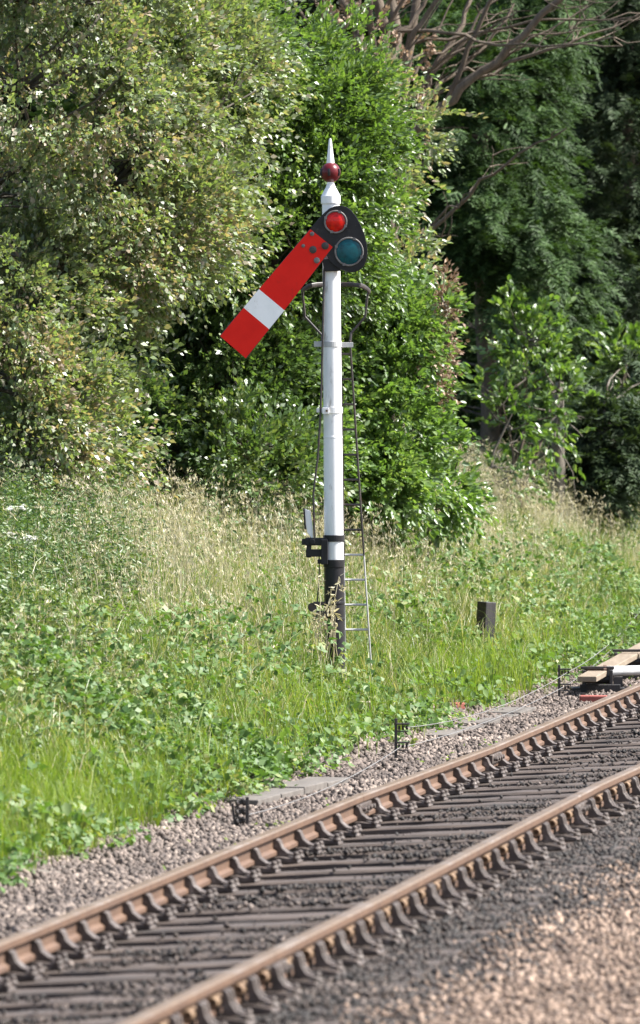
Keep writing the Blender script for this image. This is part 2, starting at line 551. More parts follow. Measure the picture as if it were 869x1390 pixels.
# where the sleepers lie along the track (unevenly packed, closer beside the joints)
_xs = np.array([58, 88, 121, 153, 181, 211, 241, 273, 305, 335, 367, 397, 426, 452, 481, 505, 527, 549, 569, 589, 608.5, 627, 645, 663, 679, 694.6, 712.5, 730, 747, 762.6, 778.5, 793, 808, 822.5, 837.6, 851, 865])
SLEEP = (6.818 / (0.1628 - (_xs - CXP) / FPX) - 33.68) / U[1]
SLEEP = np.concatenate([SLEEP[0] - 0.60 * np.arange(14, 0, -1), SLEEP, SLEEP[-1] + 0.66 * np.arange(1, 6)])


CLEAR = [(P(659, 870, 63.6), 0.30, 0.9), (P(536, 1027, 51.4), 0.3, 0.8), (P(758, 942, 60.9), 0.35, 0.8), (P(334, 1115, 44.0), 0.3, 0.8), (P(503, 915, 55.9), 0.35, 0.6), (P(462, 900, 55.7), 0.25, 0.6)]


def scatter(n, dlo, dhi, slo, shi, mx=0.35):
    d = rng.uniform(dlo, dhi, n)
    s = rng.uniform(slo, shi, n)
    x, y = xy(d, s)
    k = infrustum(x, y, mx)
    if dhi > 2:
        for c, rad, pr in CLEAR:
            k &= ~(((x - c.x) ** 2 + ((y - c.y) * 0.5) ** 2 < rad ** 2) & (rng.uniform(size=n) < pr))
    return d[k], s[k], x[k], y[k]


d, s, x, y = scatter(95000, 0.16, 1.9, -8, 42)
k = rng.uniform(size=len(d)) < np.where(d < 1.35, 1, np.clip((1.9 - d) / 0.5, 0, 1))
d, s, x, y = d[k], s[k], x[k], y[k]
sz = 0.008 + 0.022 * rng.uniform(0, 1, len(d)) ** 1.8
stones('ballast_stones', 'loose pinkish grey ballast along the far side of the track', np.stack([x, y, gz(d, s) + sz * 0.35 + 0.012 * wob(d, s, 6, 1)], 1), sz, M['stone_l'])
d, s, x, y = scatter(130000, -2.15, 0.16, -9, 26)
sz = 0.006 + 0.014 * rng.uniform(0, 1, len(d)) ** 2.2
onsl = np.abs(s[:, None] - SLEEP[None, :]).min(1) < 0.14
cov = np.clip(wob(d, s, 1.7, 6) * 1.2 - 0.05, 0.015, 0.75)
k = np.where(onsl, rng.uniform(size=len(d)) < cov, True)
zz = np.where(onsl, -CANT * d, gz(d, s) + 0.02 * np.clip(wob(d, s, 1.7, 6), 0, 1)) + sz * 0.3
stones('oily_ballast', 'dark oily ballast packed between the sleepers', np.stack([x, y, zz], 1)[k], sz[k], M['stone_d'])
d, s, x, y = scatter(190000, -6.5, -1.65, -9, 26)
k = rng.uniform(size=len(d)) < np.clip((-1.6 - d) / 0.9, 0.3, 1)
d, s, x, y = d[k], s[k], x[k], y[k]
sz = 0.006 + 0.017 * rng.uniform(0, 1, len(d)) ** 2
dark = rng.uniform(-2.55, -1.9, len(d)) + 0.25 * wob(d * 0, s, 1.5, 3) < d
pp = np.stack([x, y, gz(d, s) + sz * 0.35], 1)
stones('brown_ballast', 'brown weathered ballast on the near side of the track', pp[~dark], sz[~dark], M['stone_b'])
stones('sooty_ballast', 'sooty dark ballast beside the nearer rail', pp[dark], sz[dark], M['stone_d'])

# ------------------------------------------------------------------ track
OFF_Y = [20, 30, 34, 43.3, 48.8, 58, 70, 90]
OFF_V = [0.05, 0.07, 0.06, -0.01, 0.05, -0.035, -0.05, -0.05]
def s_of_Y(Y): return (Y - 33.68) / U[1]
OFF_S = [s_of_Y(a) for a in OFF_Y]


def trackpt(s, a, z):
    """a = metres right of the left rail, z = height above the sleeper tops"""
    off = float(np.interp(s, OFF_S, OFF_V))
    X, Y = xy(-(a + off), s)
    return Vector((X, Y, z + CANT * a))


RAIL_PROF = [(-0.026, 0), (0.026, 0), (0.033, 0.006), (0.033, 0.026), (0.0095, 0.042), (0.0095, 0.092), (0.034, 0.106), (0.035, 0.136), (0.028, 0.145), (-0.028, 0.145), (-0.035, 0.136), (-0.034, 0.106), (-0.0095, 0.092), (-0.0095, 0.042), (-0.033, 0.026), (-0.033, 0.006)]


def rail(s0, s1, a, label):
    base = trackpt(s0, a, 0)
    r = empty('running_rail', base, label, 'rail', 'running rails of the track')
    mb = MB()
    n = max(2, int((s1 - s0) / 0.5))
    n0 = len(RAIL_PROF)
    vs, fs, ms = [], [], []
    for i in range(n + 1):
        s = s0 + (s1 - s0) * i / n
        for (q, h) in RAIL_PROF:
            vs.append(trackpt(s, a + q, 0.045 + h))
    for i in range(n):
        for j in range(n0):
            kk = (j + 1) % n0
            fs.append((i * n0 + j, i * n0 + kk, (i + 1) * n0 + kk, (i + 1) * n0 + j))
            ms.append(1 if j in (7, 8, 9) else 0)
    fs.append(tuple(range(n0)))
    fs.append(tuple(reversed(range(n * n0, (n + 1) * n0))))
    ms += [0, 0]
    mb.v, mb.f, mb.m = vs, fs, ms
    mb.build('rail_bar', [M['rust'], M['railtop']], r, origin=base)
    for sd in (-1, 1):
        # fishplates bolted over the far joint of this length
        fp = MB()
        c = trackpt(s1, a + sd * 0.030, 0.045 + 0.066)
        Rm = Matrix.Rotation(-TH, 3, 'Z')
        fp.box(c, (0.036, 0.46, 0.062), 0, Rm)
        for t in (-0.17, -0.06, 0.06, 0.17):
            b = trackpt(s1 + t, a + sd * 0.050, 0.045 + 0.066)
            fp.tube([b, b + Vector((math.cos(TH), -math.sin(TH), 0)) * 0.03 * sd], 0.017, 6)
        fp.build('fishplate', M['chair'], r, origin=base, bevel=0.004)
    return r


FJ = [s_of_Y(a) for a in (27.5, 43.4, 48.9, 64.0)]
NJ = [s_of_Y(a) for a in (24.5, 30.95, 42.2, 49.0)]
G = 0.004
rail(FJ[0] + G, FJ[1] - G, 0, 'long rusty rail on the far side of the track, in front of the bramble leaves')
rail(FJ[1] + G, FJ[2] - G, 0, 'short middle length of the far rail between two bolted joints')
rail(FJ[2] + G, FJ[3] - G, 0, 'far rail length running out of frame below the timber plank')
rail(NJ[0] + G, NJ[1] - G, GAUGE, 'end of the nearer rail at the bottom of the view, before its first joint')
rail(NJ[1] + G, NJ[2] - G, GAUGE, 'long nearer rail with round keys showing along its side')
rail(NJ[2] + G, NJ[3] - G, GAUGE, 'nearer rail length beyond its farther joint at the right edge')


def chair(parent, cx, inn, joint=False):
    """cast chair at local x = cx; inn = +1 when the track centre lies towards +x"""
    ex = Vector((inn, 0, 0))
    ez = Vector((0, 0, 1))
    ey = Vector((0, 1, 0))
    mb = MB()
    c0 = Vector((cx, 0, 0))
    mb.prism([(-0.185, 0.0), (0.165, 0.0), (0.15, 0.022), (0.06, 0.041), (-0.08, 0.041), (-0.17, 0.022)], c0 - ey * 0.085, ex, ez, ey, 0.17)
    inner = [(0.030, 0.042), (0.036, 0.075), (0.0125, 0.092), (0.0125, 0.125), (0.036, 0.142), (0.052, 0.130), (0.066, 0.088), (0.10, 0.058), (0.155, 0.042)]
    mb.prism(inner, c0 - ey * 0.045, ex, ez, ey, 0.09)
    outer = [(-0.066, 0.042), (-0.066, 0.150), (-0.080, 0.158), (-0.096, 0.145), (-0.104, 0.10), (-0.125, 0.065), (-0.175, 0.042)]
    for t in (-0.062, 0.022):
        mb.prism(outer, c0 + ey * t, ex, ez, ey, 0.040)
    mb.prism([(-0.066, 0.042), (-0.066, 0.142), (-0.082, 0.142), (-0.088, 0.042)], c0 - ey * 0.0215, ex, ez, ey, 0.043)
    for (a, b) in ((0.150, 0.07), (0.150, -0.07), (-0.165, 0.0)):
        p = c0 + ex * a + ey * b
        mb.lathe(p + Vector((0, 0, 0.020)), [(0.026, 0), (0.026, 0.012), (0.018, 0.018), (0.018, 0.040), (0.008, 0.046)], 8)
    ch = mb.build('rail_chair', M['chair'], parent, bevel=0.006)
    kb = MB()
    kc = c0 + ex * -0.0385 + Vector((0, 0, 0.108))
    prof = [(0.012, 0.02), (0.012, 0.0), (0.022, -0.002), (0.0245, 0.01), (0.0255, 0.125), (0.0245, 0.24), (0.022, 0.252), (0.012, 0.25), (0.012, 0.23)]
    kb.lathe(kc - ey * 0.125, prof, 14, axis=ey)
    kb.build('rail_key', M['key'], ch, smooth=40)
    return ch


def sleeper_mesh():
    mb = MB()
    n = 14
    prof = [(-0.125, -0.13), (0.125, -0.13), (0.125, -0.012), (0.113, 0.0), (-0.113, 0.0), (-0.125, -0.012)]
    vs, fs = [], []
    for i in range(n + 1):
        X = -1.3 + 2.6 * i / n
        for j, (b, h) in enumerate(prof):
            vs.append((X, b + random.uniform(-0.008, 0.008), h + (random.uniform(-0.008, 0.0) if j > 1 else 0) - 0.001))
    m = len(prof)
    for i in range(n):
        for j in range(m):
            fs.append((i * m + j, i * m + (j + 1) % m, (i + 1) * m + (j + 1) % m, (i + 1) * m + j))
    fs += [tuple(range(m)), tuple(reversed(range(n * m, (n + 1) * m)))]
    mb.add(vs, fs)
    return mb


sl0 = None
for s in SLEEP:
    s = float(s)
    c = trackpt(s, GAUGE / 2, 0)
    exv = Vector((math.cos(TH), -math.sin(TH), CANT)).normalized()
    eyv = Vector((math.sin(TH), math.cos(TH), 0))
    yaw = random.uniform(-0.012, 0.012)
    ezv = exv.cross(eyv).normalized()
    Mx = Matrix(((exv.x, eyv.x, ezv.x, c.x), (exv.y, eyv.y, ezv.y, c.y), (exv.z, eyv.z, ezv.z, c.z), (0, 0, 0, 1))) @ Matrix.Rotation(yaw, 4, 'Z')
    if sl0 is None:
        sl0 = sleeper_mesh().build('railway_sleeper', M['sleeper'])
        tag(sl0, 'dark weathered timber sleeper laid across under both rusty rails', 'sleeper', 'sleepers under the track')
        chair(sl0, -GAUGE / 2, 1)
        chair(sl0, GAUGE / 2, -1)
        t = sl0
    else:
        t = copy_tree(sl0)
    t.matrix_basis = Mx

# ------------------------------------------------------------------ semaphore signal
SY = 56.0
SCL = FPX / SY
base = P(455, 925, SY)
sig = empty('semaphore_signal', base, 'tall white semaphore signal with its red and white arm lowered, standing in long grass', 'railway signal')


def Q(x, y, dy=0.0):
    """point on the signal's own vertical plane (surveyed), dy metres behind it"""
    return Vector(((x - CXP) / SCL, SY + dy, ZC - (y - HYP) / SCL))


def axis_x(y):          # the post leans a touch
    return 449.0 + (y - 262) * (5.5 / 620)


def post_seg(name, mt, prof, n=40, smooth=14):
    mb = MB()
    y0 = prof[0][1]
    b = Q(axis_x(y0), y0)
    t = Q(axis_x(prof[-1][1]), prof[-1][1])
    ax = (t - b)
    mb.lathe(b, [((r / SCL), (y0 - yy) / SCL * ax.length / max(1e-6, abs(t.z - b.z))) + tuple(e) for (r, yy, *e) in prof], n, axis=ax)
    return mb.build(name, mt, sig, smooth=smooth, origin=base)


post_seg('post', M['white'], [(13.2, 761), (13.1, 720), (12.7, 595), (12.9, 594.5), (12.9, 592), (12.55, 591.5), (11.9, 290), (11.9, 277)])
post_seg('post_foot', M['black'], [(13.6, 960), (13.6, 842), (14.4, 841.5), (14.4, 839), (13.8, 838.5), (13.8, 820), (14.6, 819.5), (14.6, 817), (13.8, 816.5), (13.6, 770), (14.6, 769.5), (14.6, 760), (13.3, 759.5)])
post_seg('finial', M['white'], [(12.9, 276.8), (13.3, 275.5), (13.3, 266), (12.3, 264.5), (10.0, 260), (6.6, 254), (5.2, 250), (4.9, 246)])
post_seg('finial_ball', M['maroon'], [(13.6 * math.sin(PI * (0.12 + 0.76 * q / 14)), 234 + 13.9 * math.cos(PI * (0.12 + 0.76 * q / 14))) for q in range(15)])
post_seg('finial_spike', M['white'], [(5.4, 221.8), (5.2, 219), (4.4, 212), (3.0, 200), (2.0, 191), (1.0, 187.5)])
mb = MB()
for ang in (-0.15, -1.15, 1.0, 2.1, 3.1, 4.1):
    cc = Q(axis_x(234), 234)
    r = 13.7 / SCL
    pts = []
    for q in range(5):
        e = -0.35 + 0.7 * q / 4
        pts.append(cc + Vector((math.sin(ang) * math.cos(e) * r, -math.cos(ang) * math.cos(e) * r, math.sin(e) * r)))
    mb.tube(pts, 0.010, 6)
mb.build('ball_slots', M['black'], sig, origin=base)

# arm and spectacle casting stand in front of the post
FRONT = -0.13
AX = Vector((1 / SCL, 0, 0))
AY = Vector((0, 0, -1 / SCL))
AZ = Vector((0, -1, 0))


def pl(pts):
    return [(a - 450, b - 320) for a, b in pts]


OP = Q(450, 320)


def lerp(a, b, t):
    return (a[0] + (b[0] - a[0]) * t, a[1] + (b[1] - a[1]) * t)


A_, B_, C_, D_ = (421.5, 311.5), (451.6, 335.5), (333.8, 486.3), (299.2, 456.3)
W1, W2, W3, W4 = (351.8, 392.6), (386.3, 421.3), (365.6, 446.8), (331.0, 417.8)
arm = MB()
for poly, mi in (([A_, B_, W2, W1], 0), ([W1, W2, W3, W4], 1), ([W4, W3, C_, D_], 0)):
    arm.prism(pl(poly), OP + Vector((0, FRONT, 0)), AX, AY, -AZ, 0.004, mi)
# rolled stiffening edges of the pressed arm, on its back
for (p, q) in ((A_, D_), (B_, C_)):
    a = Q(*p, FRONT + 0.012)
    b = Q(*q, FRONT + 0.012)
    arm.tube([a, b], 0.007, 6, 2)
arm_o = arm.build('signal_arm', [M['red'], M['enamel'], M['iron']], sig, origin=base)

spec = MB()
out = [(421.5, 311.0), (431, 299), (440, 289.5), (447, 283.2), (455, 280), (463, 279.2), (470, 281), (477, 286), (484, 295), (490, 306.5), (494.6, 318), (497.8, 330), (499, 341), (498, 352), (494.3, 361), (488.5, 367), (481, 369.6), (473, 369.4), (464, 366.5), (455, 361.5), (448, 355), (443, 346)]
spec.prism(pl(out), OP + Vector((0, FRONT + 0.006, 0)), AX, AY, -AZ, 0.022)
spec_o = spec.build('spectacle_plate', M['black'], sig, origin=base, bevel=0.003)
plate = MB()
plate.prism(pl([(437, 352), (462, 350), (463, 368), (441, 368.5)]), OP + Vector((0, FRONT + 0.030, 0)), AX, AY, -AZ, 0.05)
plate.build('pivot_bracket', M['black'], sig, origin=base, bevel=0.004)
mb = MB()
mb.tube([Q(450, 318, FRONT + 0.03), Q(450, 318, 0.0)], 0.03, 12)
mb.build('pivot_shaft', M['iron'], sig, origin=base)
for (lx, ly, lr, mt) in ((455.6, 301.5, 14.6, 'redglass'), (473.8, 341.8, 18.6, 'blueglass')):
    c = Q(lx, ly, FRONT - 0.004)
    mb = MB()
    R = lr / SCL
    mb.lathe(c, [(R * 0.92, 0.0), (R * 0.85, 0.004), (R * 0.6, 0.010), (R * 0.3, 0.014), (0.002, 0.015)], 32, axis=Vector((0, -1, 0)))
    g = mb.build('lens', M[mt], spec_o, smooth=50, origin=base)
    mb = MB()
    pts = [c + Vector((math.cos(2 * PI * q / 36) * R, -0.002, math.sin(2 * PI * q / 36) * R)) for q in range(37)]
    mb.tube(pts, 0.0075, 6, 0, False)
    for q in range(4):
        an = PI / 4 + q * PI / 2 + 0.4
        p = c + Vector((math.cos(an) * R, -0.004, math.sin(an) * R))
        mb.box(p, (0.022, 0.016, 0.022))
    mb.build('lens_rim', M['zinc'], g, smooth=40, origin=base)
# bolts and worn holes near the arm's root
for (bx, by, r, mt) in ((423.9, 317.7, 3.0, 'zinc'), (411.9, 334, 2.5, 'zinc'), (425.0, 339.2, 5.2, 'iron'), (441.5, 334, 5.2, 'iron'), (430.2, 353.6, 4.2, 'zinc')):
    mb = MB()
    mb.lathe(Q(bx, by, FRONT - 0.0005), [(r / SCL, 0), (r / SCL, 0.008), (r * 0.5 / SCL, 0.0125), (0.002, 0.013)], 10, axis=Vector((0.0, -1, 0.0)))
    mb.build('bolt', M[mt], arm_o, origin=base)

# landing hoop round the ladder head, with its stays
mb = MB()
hoop = [(462, 383), (478, 383.5), (492, 385.5), (501, 390.5), (503.5, 396), (501, 402), (492, 406)]
ring = []
for q in range(25):
    an = -0.25 * PI + 1.5 * PI * q / 24
    ring.append(Vector((Q(456, 390).x + math.cos(an) * 0.275, SY + 0.20 + math.sin(an) * 0.30, Q(456, 385).z - 0.062 * abs(math.cos(an)) ** 5)))
mb.tube(ring, 0.019, 8, 0, True, flat=(0.35, 1.0))
mb.build('guard_hoop', M['iron'], sig, origin=base)
mb = MB()
mb.tube([Q(502, 392, 0.18), Q(499, 402, 0.19), Q(496, 430, 0.20), Q(477, 452, 0.20), Q(475, 470, 0.18)], 0.010, 6)
mb.tube([Q(411, 392, 0.18), Q(411, 402, 0.19), Q(414, 430, 0.20), Q(437, 455, 0.16), Q(438, 474, 0.10)], 0.010, 6)
mb.build('hoop_stays', M['iron'], sig, origin=base)

# clamps round the post
mb = MB()
b = Q(axis_x(471), 471)
mb.lathe(b, [(13.1 / SCL, 0), (13.1 / SCL, 0.045)], 28)
mb.box(Q(434, 467, 0.02), (0.09, 0.012, 0.045))
mb.box(Q(468.5, 468, 0.05), (0.13, 0.012, 0.040))
mb.build('ladder_clamp', M['galv'], sig, origin=base, bevel=0.002)
mb = MB()
b = Q(axis_x(561), 561)
mb.lathe(b, [(13.6 / SCL, 0), (13.6 / SCL, 0.050)], 28)
mb.box(Q(442, 557.5, -0.085), (0.05, 0.03, 0.05))
mb.box(Q(434, 557, -0.03), (0.05, 0.012, 0.035))
mb.build('rod_guide', M['white'], sig, origin=base, bevel=0.002)
mb = MB()
mb.tube([Q(443.5, 557.5, -0.102), Q(443.5, 557.5, -0.115)], 0.009, 8)
mb.build('guide_bolt', M['key'], sig, origin=base)

# down rod from the arm to the balance lever
mb = MB()
mb.tube([Q(443.5, 352, -0.06), Q(440, 368, -0.07), Q(438.6, 440, -0.07), Q(436.6, 520, -0.07), Q(434.6, 572, -0.07), Q(431.5, 622, -0.07), Q(427.5, 652, -0.07), Q(425.6, 670, -0.07), Q(426.2, 700, -0.07), Q(427, 731, -0.07)], 0.0085, 8)
mb.build('down_rod', M['iron'], sig, smooth=50, origin=base)

# balance weight lever and its bracket
mb = MB()
mb.prism(pl([(413.2, 690.5), (417, 692), (421.5, 694), (424.6, 716), (425.2, 731.5), (422, 729), (417, 722), (414, 706)]), OP + Vector((0, -0.06, 0)), AX, AY, -AZ, 0.16, 0)
mb.box(Q(413.6, 704, 0.0), (0.014, 0.15, 0.17), 1, Matrix.Rotation(-0.07, 3, 'Y'))
mb.build('balance_weight', [M['white'], M['black']], sig, origin=base, bevel=0.003)
mb = MB()
b = Q(axis_x(735), 735)
mb.lathe(b, [(14.7 / SCL, 0), (14.7 / SCL, 0.052)], 28)
mb.box(Q(429, 735.0, -0.04), (0.17, 0.07, 0.062))
mb.box(Q(414, 735.3, -0.04), (0.05, 0.05, 0.05))
mb.box(Q(428, 750.5, -0.04), (0.15, 0.05, 0.060))
mb.box(Q(419.5, 743, -0.04), (0.04, 0.045, 0.16))
mb.box(Q(440.5, 749, -0.06), (0.055, 0.07, 0.20))
mb.tube([Q(424, 735, -0.09), Q(424, 735, 0.05)], 0.024, 10)
mb.box(Q(437, 762, -0.05), (0.07, 0.05, 0.035))
mb.build('lever_bracket', M['black'], sig, origin=base, bevel=0.005)
mb = MB()
mb.tube([Q(433.4, 752, -0.04), Q(433.5, 778, -0.04), Q(431, 815, -0.05), Q(428, 826, -0.05)], 0.005, 6)
mb.build('pull_wire', M['iron'], sig, origin=base)
mb = MB()
mb.box(Q(434, 819, -0.05), (0.10, 0.04, 0.03))
mb.box(Q(437, 833, -0.05), (0.09, 0.04, 0.05))
mb.lathe(Q(424, 824, -0.03), [(0.036, 0), (0.036, 0.012), (0.026, 0.018), (0.036, 0.024), (0.036, 0.036)], 18, axis=Vector((0, -1, 0)))
mb.build('wire_pulley', M['iron'], sig, origin=base, bevel=0.003)

# ladder behind the post
lad = MB()
LT, LB = 0.16, 0.62


def lst(y):
    t = (y - 462) / (925 - 462)
    return Q(463 + 6.5 * t, y, LT + (LB - LT) * t), Q(475.2 + 30.5 * t, y, LT + (LB - LT) * t)


for k in (0, 1):
    lad.tube([lst(462)[k], lst(600)[k], lst(756)[k]], 0.0095, 6, 0, True, (0.9, 1.8))
    lad.tube([lst(756)[k], lst(840)[k], lst(930)[k]], 0.0088, 6, 1, True, (0.8, 1.8))
lad_o = lad.build('ladder', [M['iron'], M['galv']], sig, origin=base)
for q in range(12):
    y = 480.4 + q * 34.35
    a, b = lst(y)
    r = MB()
    r.tube([a, b], 0.0105, 6)
    r.build('rung', M['iron'] if y < 750 else M['galv'], lad_o, origin=base)

# ------------------------------------------------------------------ lineside things
gmp = P(659, 875, 64.0)
_d, _s = ds(gmp.x, gmp.y)
gmp.z = float(gz(_d, _s)) - 0.1
mk = empty('marker_post', gmp, 'short black creosoted wooden post standing in the bramble bank', 'post')
mb = MB()
h = (ZC - (817 - HYP) * 64 / FPX) - gmp.z
Rm = Matrix.Rotation(0.05, 3, 'Y') @ Matrix.Rotation(math.radians(38), 3, 'Z')
mb.box((0, 0, h / 2), (0.12, 0.13, h), 0, Rm)
mb.build('post_shaft', M['creosote'], mk, bevel=0.006)
mb = MB()
for q in (0.15, 0.3):
    mb.tube([Rm @ Vector((-0.062, 0, h / 2 - q)) + Vector((0, 0, h / 2)), Rm @ Vector((-0.085, 0, h / 2 - q)) + Vector((0, 0, h / 2))], 0.012, 6)
mb.build('post_bolts', M['iron'], mk)


def stake(px, py, Y, hgt, label, wide, kind):
    g = P(px, py, Y)
    dd, s2 = ds(g.x, g.y)
    g.z = float(gz(dd, s2)) - 0.03
    r = empty('wire_stake', g, label, 'wire stake', 'signal wire stakes along the ballast')
    mb = MB()
    mb.box((0.008, 0, hgt / 2), (0.022, 0.022, hgt))
    if kind == 0:
        mb.box((-0.075, 0, hgt * 0.42), (0.016, 0.02, hgt * 0.8), 0, Matrix.Rotation(-0.12, 3, 'Y'))
        mb.box((-0.03, 0, 0.05), (0.09, 0.018, 0.02))
    mb.build('stake_bar', M['iron'], r, bevel=0.003)
    n = 3 if kind == 0 else 2
    for q in range(n):
        z = hgt * ((0.82 - 0.25 * q) if kind == 0 else (0.80 - 0.40 * q))
        mb = MB()
        if kind == 0:
            c = Vector((-0.034, 0, z))
            mb.box(c + Vector((0, 0, 0.028)), (0.075, 0.03, 0.008), 0, Matrix.Rotation(0.3, 3, 'Y'))
            mb.lathe(c - Vector((0.03, 0, 0)), [(0.026, 0), (0.026, 0.012), (0.014, 0.02), (0.014, 0.036), (0.026, 0.044), (0.026, 0.056)], 14, axis=Vector((1, 0.25, 0.2)))
        else:
            c = Vector((0.06, 0, z))
            mb.box(c + Vector((0.0, 0, 0.028)), (0.10, 0.05, 0.012))
            mb.box(c + Vector((0.0, 0, -0.028)), (0.08, 0.03, 0.008))
            for t in (-0.028, 0.0, 0.028):
                mb.lathe(c + Vector((t - 0.008, 0, 0)), [(0.022, 0), (0.022, 0.004), (0.012, 0.006), (0.012, 0.010), (0.022, 0.012), (0.022, 0.016)], 12, axis=Vector((1, 0, 0)))
        mb.build('pulley', M['iron'], r, bevel=0.002)
    return g, hgt


w1, h1 = stake(334, 1118, 44.1, 0.235, 'squat rusty wire stake with pulleys beside the concrete trough lid', 0.1, 0)
w2, h2 = stake(536, 1027, 51.6, 0.345, 'slim dark wire stake with two pulley brackets on pale ballast', 0.1, 1)
w3, h3 = stake(758, 942, 61.2, 0.33, 'wire stake half hidden in grass left of the point machinery', 0.1, 1)
gS = P(853, 840, 72.0)
_d, _s = ds(gS.x, gS.y)
h4 = (ZC - (829 - HYP) * 72 / FPX) - float(gz(_d, _s))
w4, h4 = stake(856, 845, 72.0, h4 + 0.03, 'farthest wire stake at the right edge above the timber plank', 0.1, 1)


def wire(a, b, sag, label):
    mb = MB()
    pts = []
    for q in range(13):
        t = q / 12
        p = a.lerp(b, t)
        p.z -= sag * 4 * t * (1 - t)
        pts.append(p)
    mb.tube(pts, 0.003, 5)
    o = mb.build('signal_wire', M['wire'], None, smooth=60)
    tag(o, label, 'wire', 'signal wires strung between stakes')


Z = lambda w, h, x: w + Vector((x, 0.0, h))
wire(Z(w2, h2 * 0.38, 0.05), Z(w3, h3 * 0.42, 0.05), 0.05, 'lower taut wire running from the slim stake to the stake in the grass')
wire(Z(w2, h2 * 0.80, 0.08), Z(w3, h3 * 0.80, 0.08), 0.09, 'upper sagging wire running from the slim stake to the stake in the grass')
wire(Z(w3, h3 * 0.42, 0.05), Z(w4, h4 * 0.55, 0.05), 0.05, 'lower wire rising from the grass stake to the farthest stake')
wire(Z(w3, h3 * 0.80, 0.08), Z(w4, h4 * 0.92, 0.08), 0.06, 'upper wire rising from the grass stake to the farthest stake')
wire(Z(w1, h1 * 0.5, 0.0), Z(w2, h2 * 0.40, 0.05), 0.06, 'low wire between the squat rusty stake and the slim dark stake')
pA = P(500, 966, 55.2)
pB = P(628, 914, 60.5)
wire(pA, pB, 0.02, 'single wire running off through grass from the pale holed block')

# pale block with two holes at the foot of the grass
g = P(497, 990, 54.8)
_d, _s = ds(g.x, g.y)
g.z = float(gz(_d, _s)) - 0.02
bl = empty('holed_block', g, 'small pale block with two dark slots at the edge of the brambles', 'block')
mb = MB()
mb.box((0, 0, 0.045), (0.085, 0.10, 0.09))
mb.box((-0.029, 0, 0.115), (0.026, 0.10, 0.05))
mb.box((0.029, 0, 0.115), (0.026, 0.10, 0.05))
mb.box((0, 0, 0.152), (0.085, 0.10, 0.022))
mb.build('block_body', M['palestone'], bl, bevel=0.006)
for (px, py, Y, sz_, rz, nm, lb, mt) in ((517, 998, 54.2, (0.12, 0.09, 0.07), 0.4, 'dark_stone', 'dark squared stone lying just right of the pale holed block', 'iron'), (622, 967, 58.0, (0.10, 0.07, 0.065), 0.5, 'broken_brick', 'reddish broken brick on the ballast at the grass edge', 'brick'), (806, 946, 60.3, (0.24, 0.12, 0.085), -0.1, 'red_block', 'dark red block tucked behind the far rail below the machinery', 'brick')):
    g = P(px, py, Y)
    _d, _s = ds(g.x, g.y)
    mb = MB()
    mb.box((0, 0, sz_[2] / 2 - 0.01), sz_, 0, Matrix.Rotation(rz, 3, 'Z'))
    o = mb.build(nm, M[mt], None, bevel=0.012)
    o.location = (g.x, g.y, float(gz(_d, _s)))
    tag(o, lb, 'block' if nm != 'dark_stone' else 'stone')


# concrete trough lids beside the shoulder
def trough(pa, pb, label, width=0.28, hh=0.055, n=4):
    a, b = Vector(pa), Vector(pb)
    r = empty('cable_trough', a, label, 'cable trough', 'concrete cable troughs at the grass edge')
    dirv = (b - a)
    Ln = dirv.length
    ang = math.atan2(dirv.y, dirv.x)
    for q in range(n):
        t0, t1 = q / n, (q + 1) / n
        c = a.lerp(b, (t0 + t1) / 2)
        mb = MB()
        mb.box(c + Vector((0, 0, hh / 2 + random.uniform(-0.008, 0.008))), (Ln / n - 0.012, width, hh), 0, Matrix.Rotation(ang + random.uniform(-0.015, 0.015), 3, 'Z'))
        mb.build('trough_lid', M['concrete'], r, bevel=0.006, origin=a)
    return r


def gp(d, s, dz=0.0):
    X, Y = xy(d, s)
    return Vector((X, Y, float(gz(d, s)) + dz))


ta = P(322, 1083, 46.2)
tb = P(448, 1055, 48.8)
da, sa = ds(ta.x, ta.y)
db, sb_ = ds(tb.x, tb.y)
trough(gp(da, sa, -0.005), gp(db, sb_, -0.005), 'weathered concrete trough lids under the bramble edge behind the squat stake')
ta = P(585, 992, 54.6)
tb = P(705, 958, 59.0)
da, sa = ds(ta.x, ta.y)
db, sb_ = ds(tb.x, tb.y)
trough(gp(da, sa, -0.045), gp(db, sb_, -0.04), 'half buried concrete trough lids on ballast right of the slim stake', 0.3, 0.07, 5)

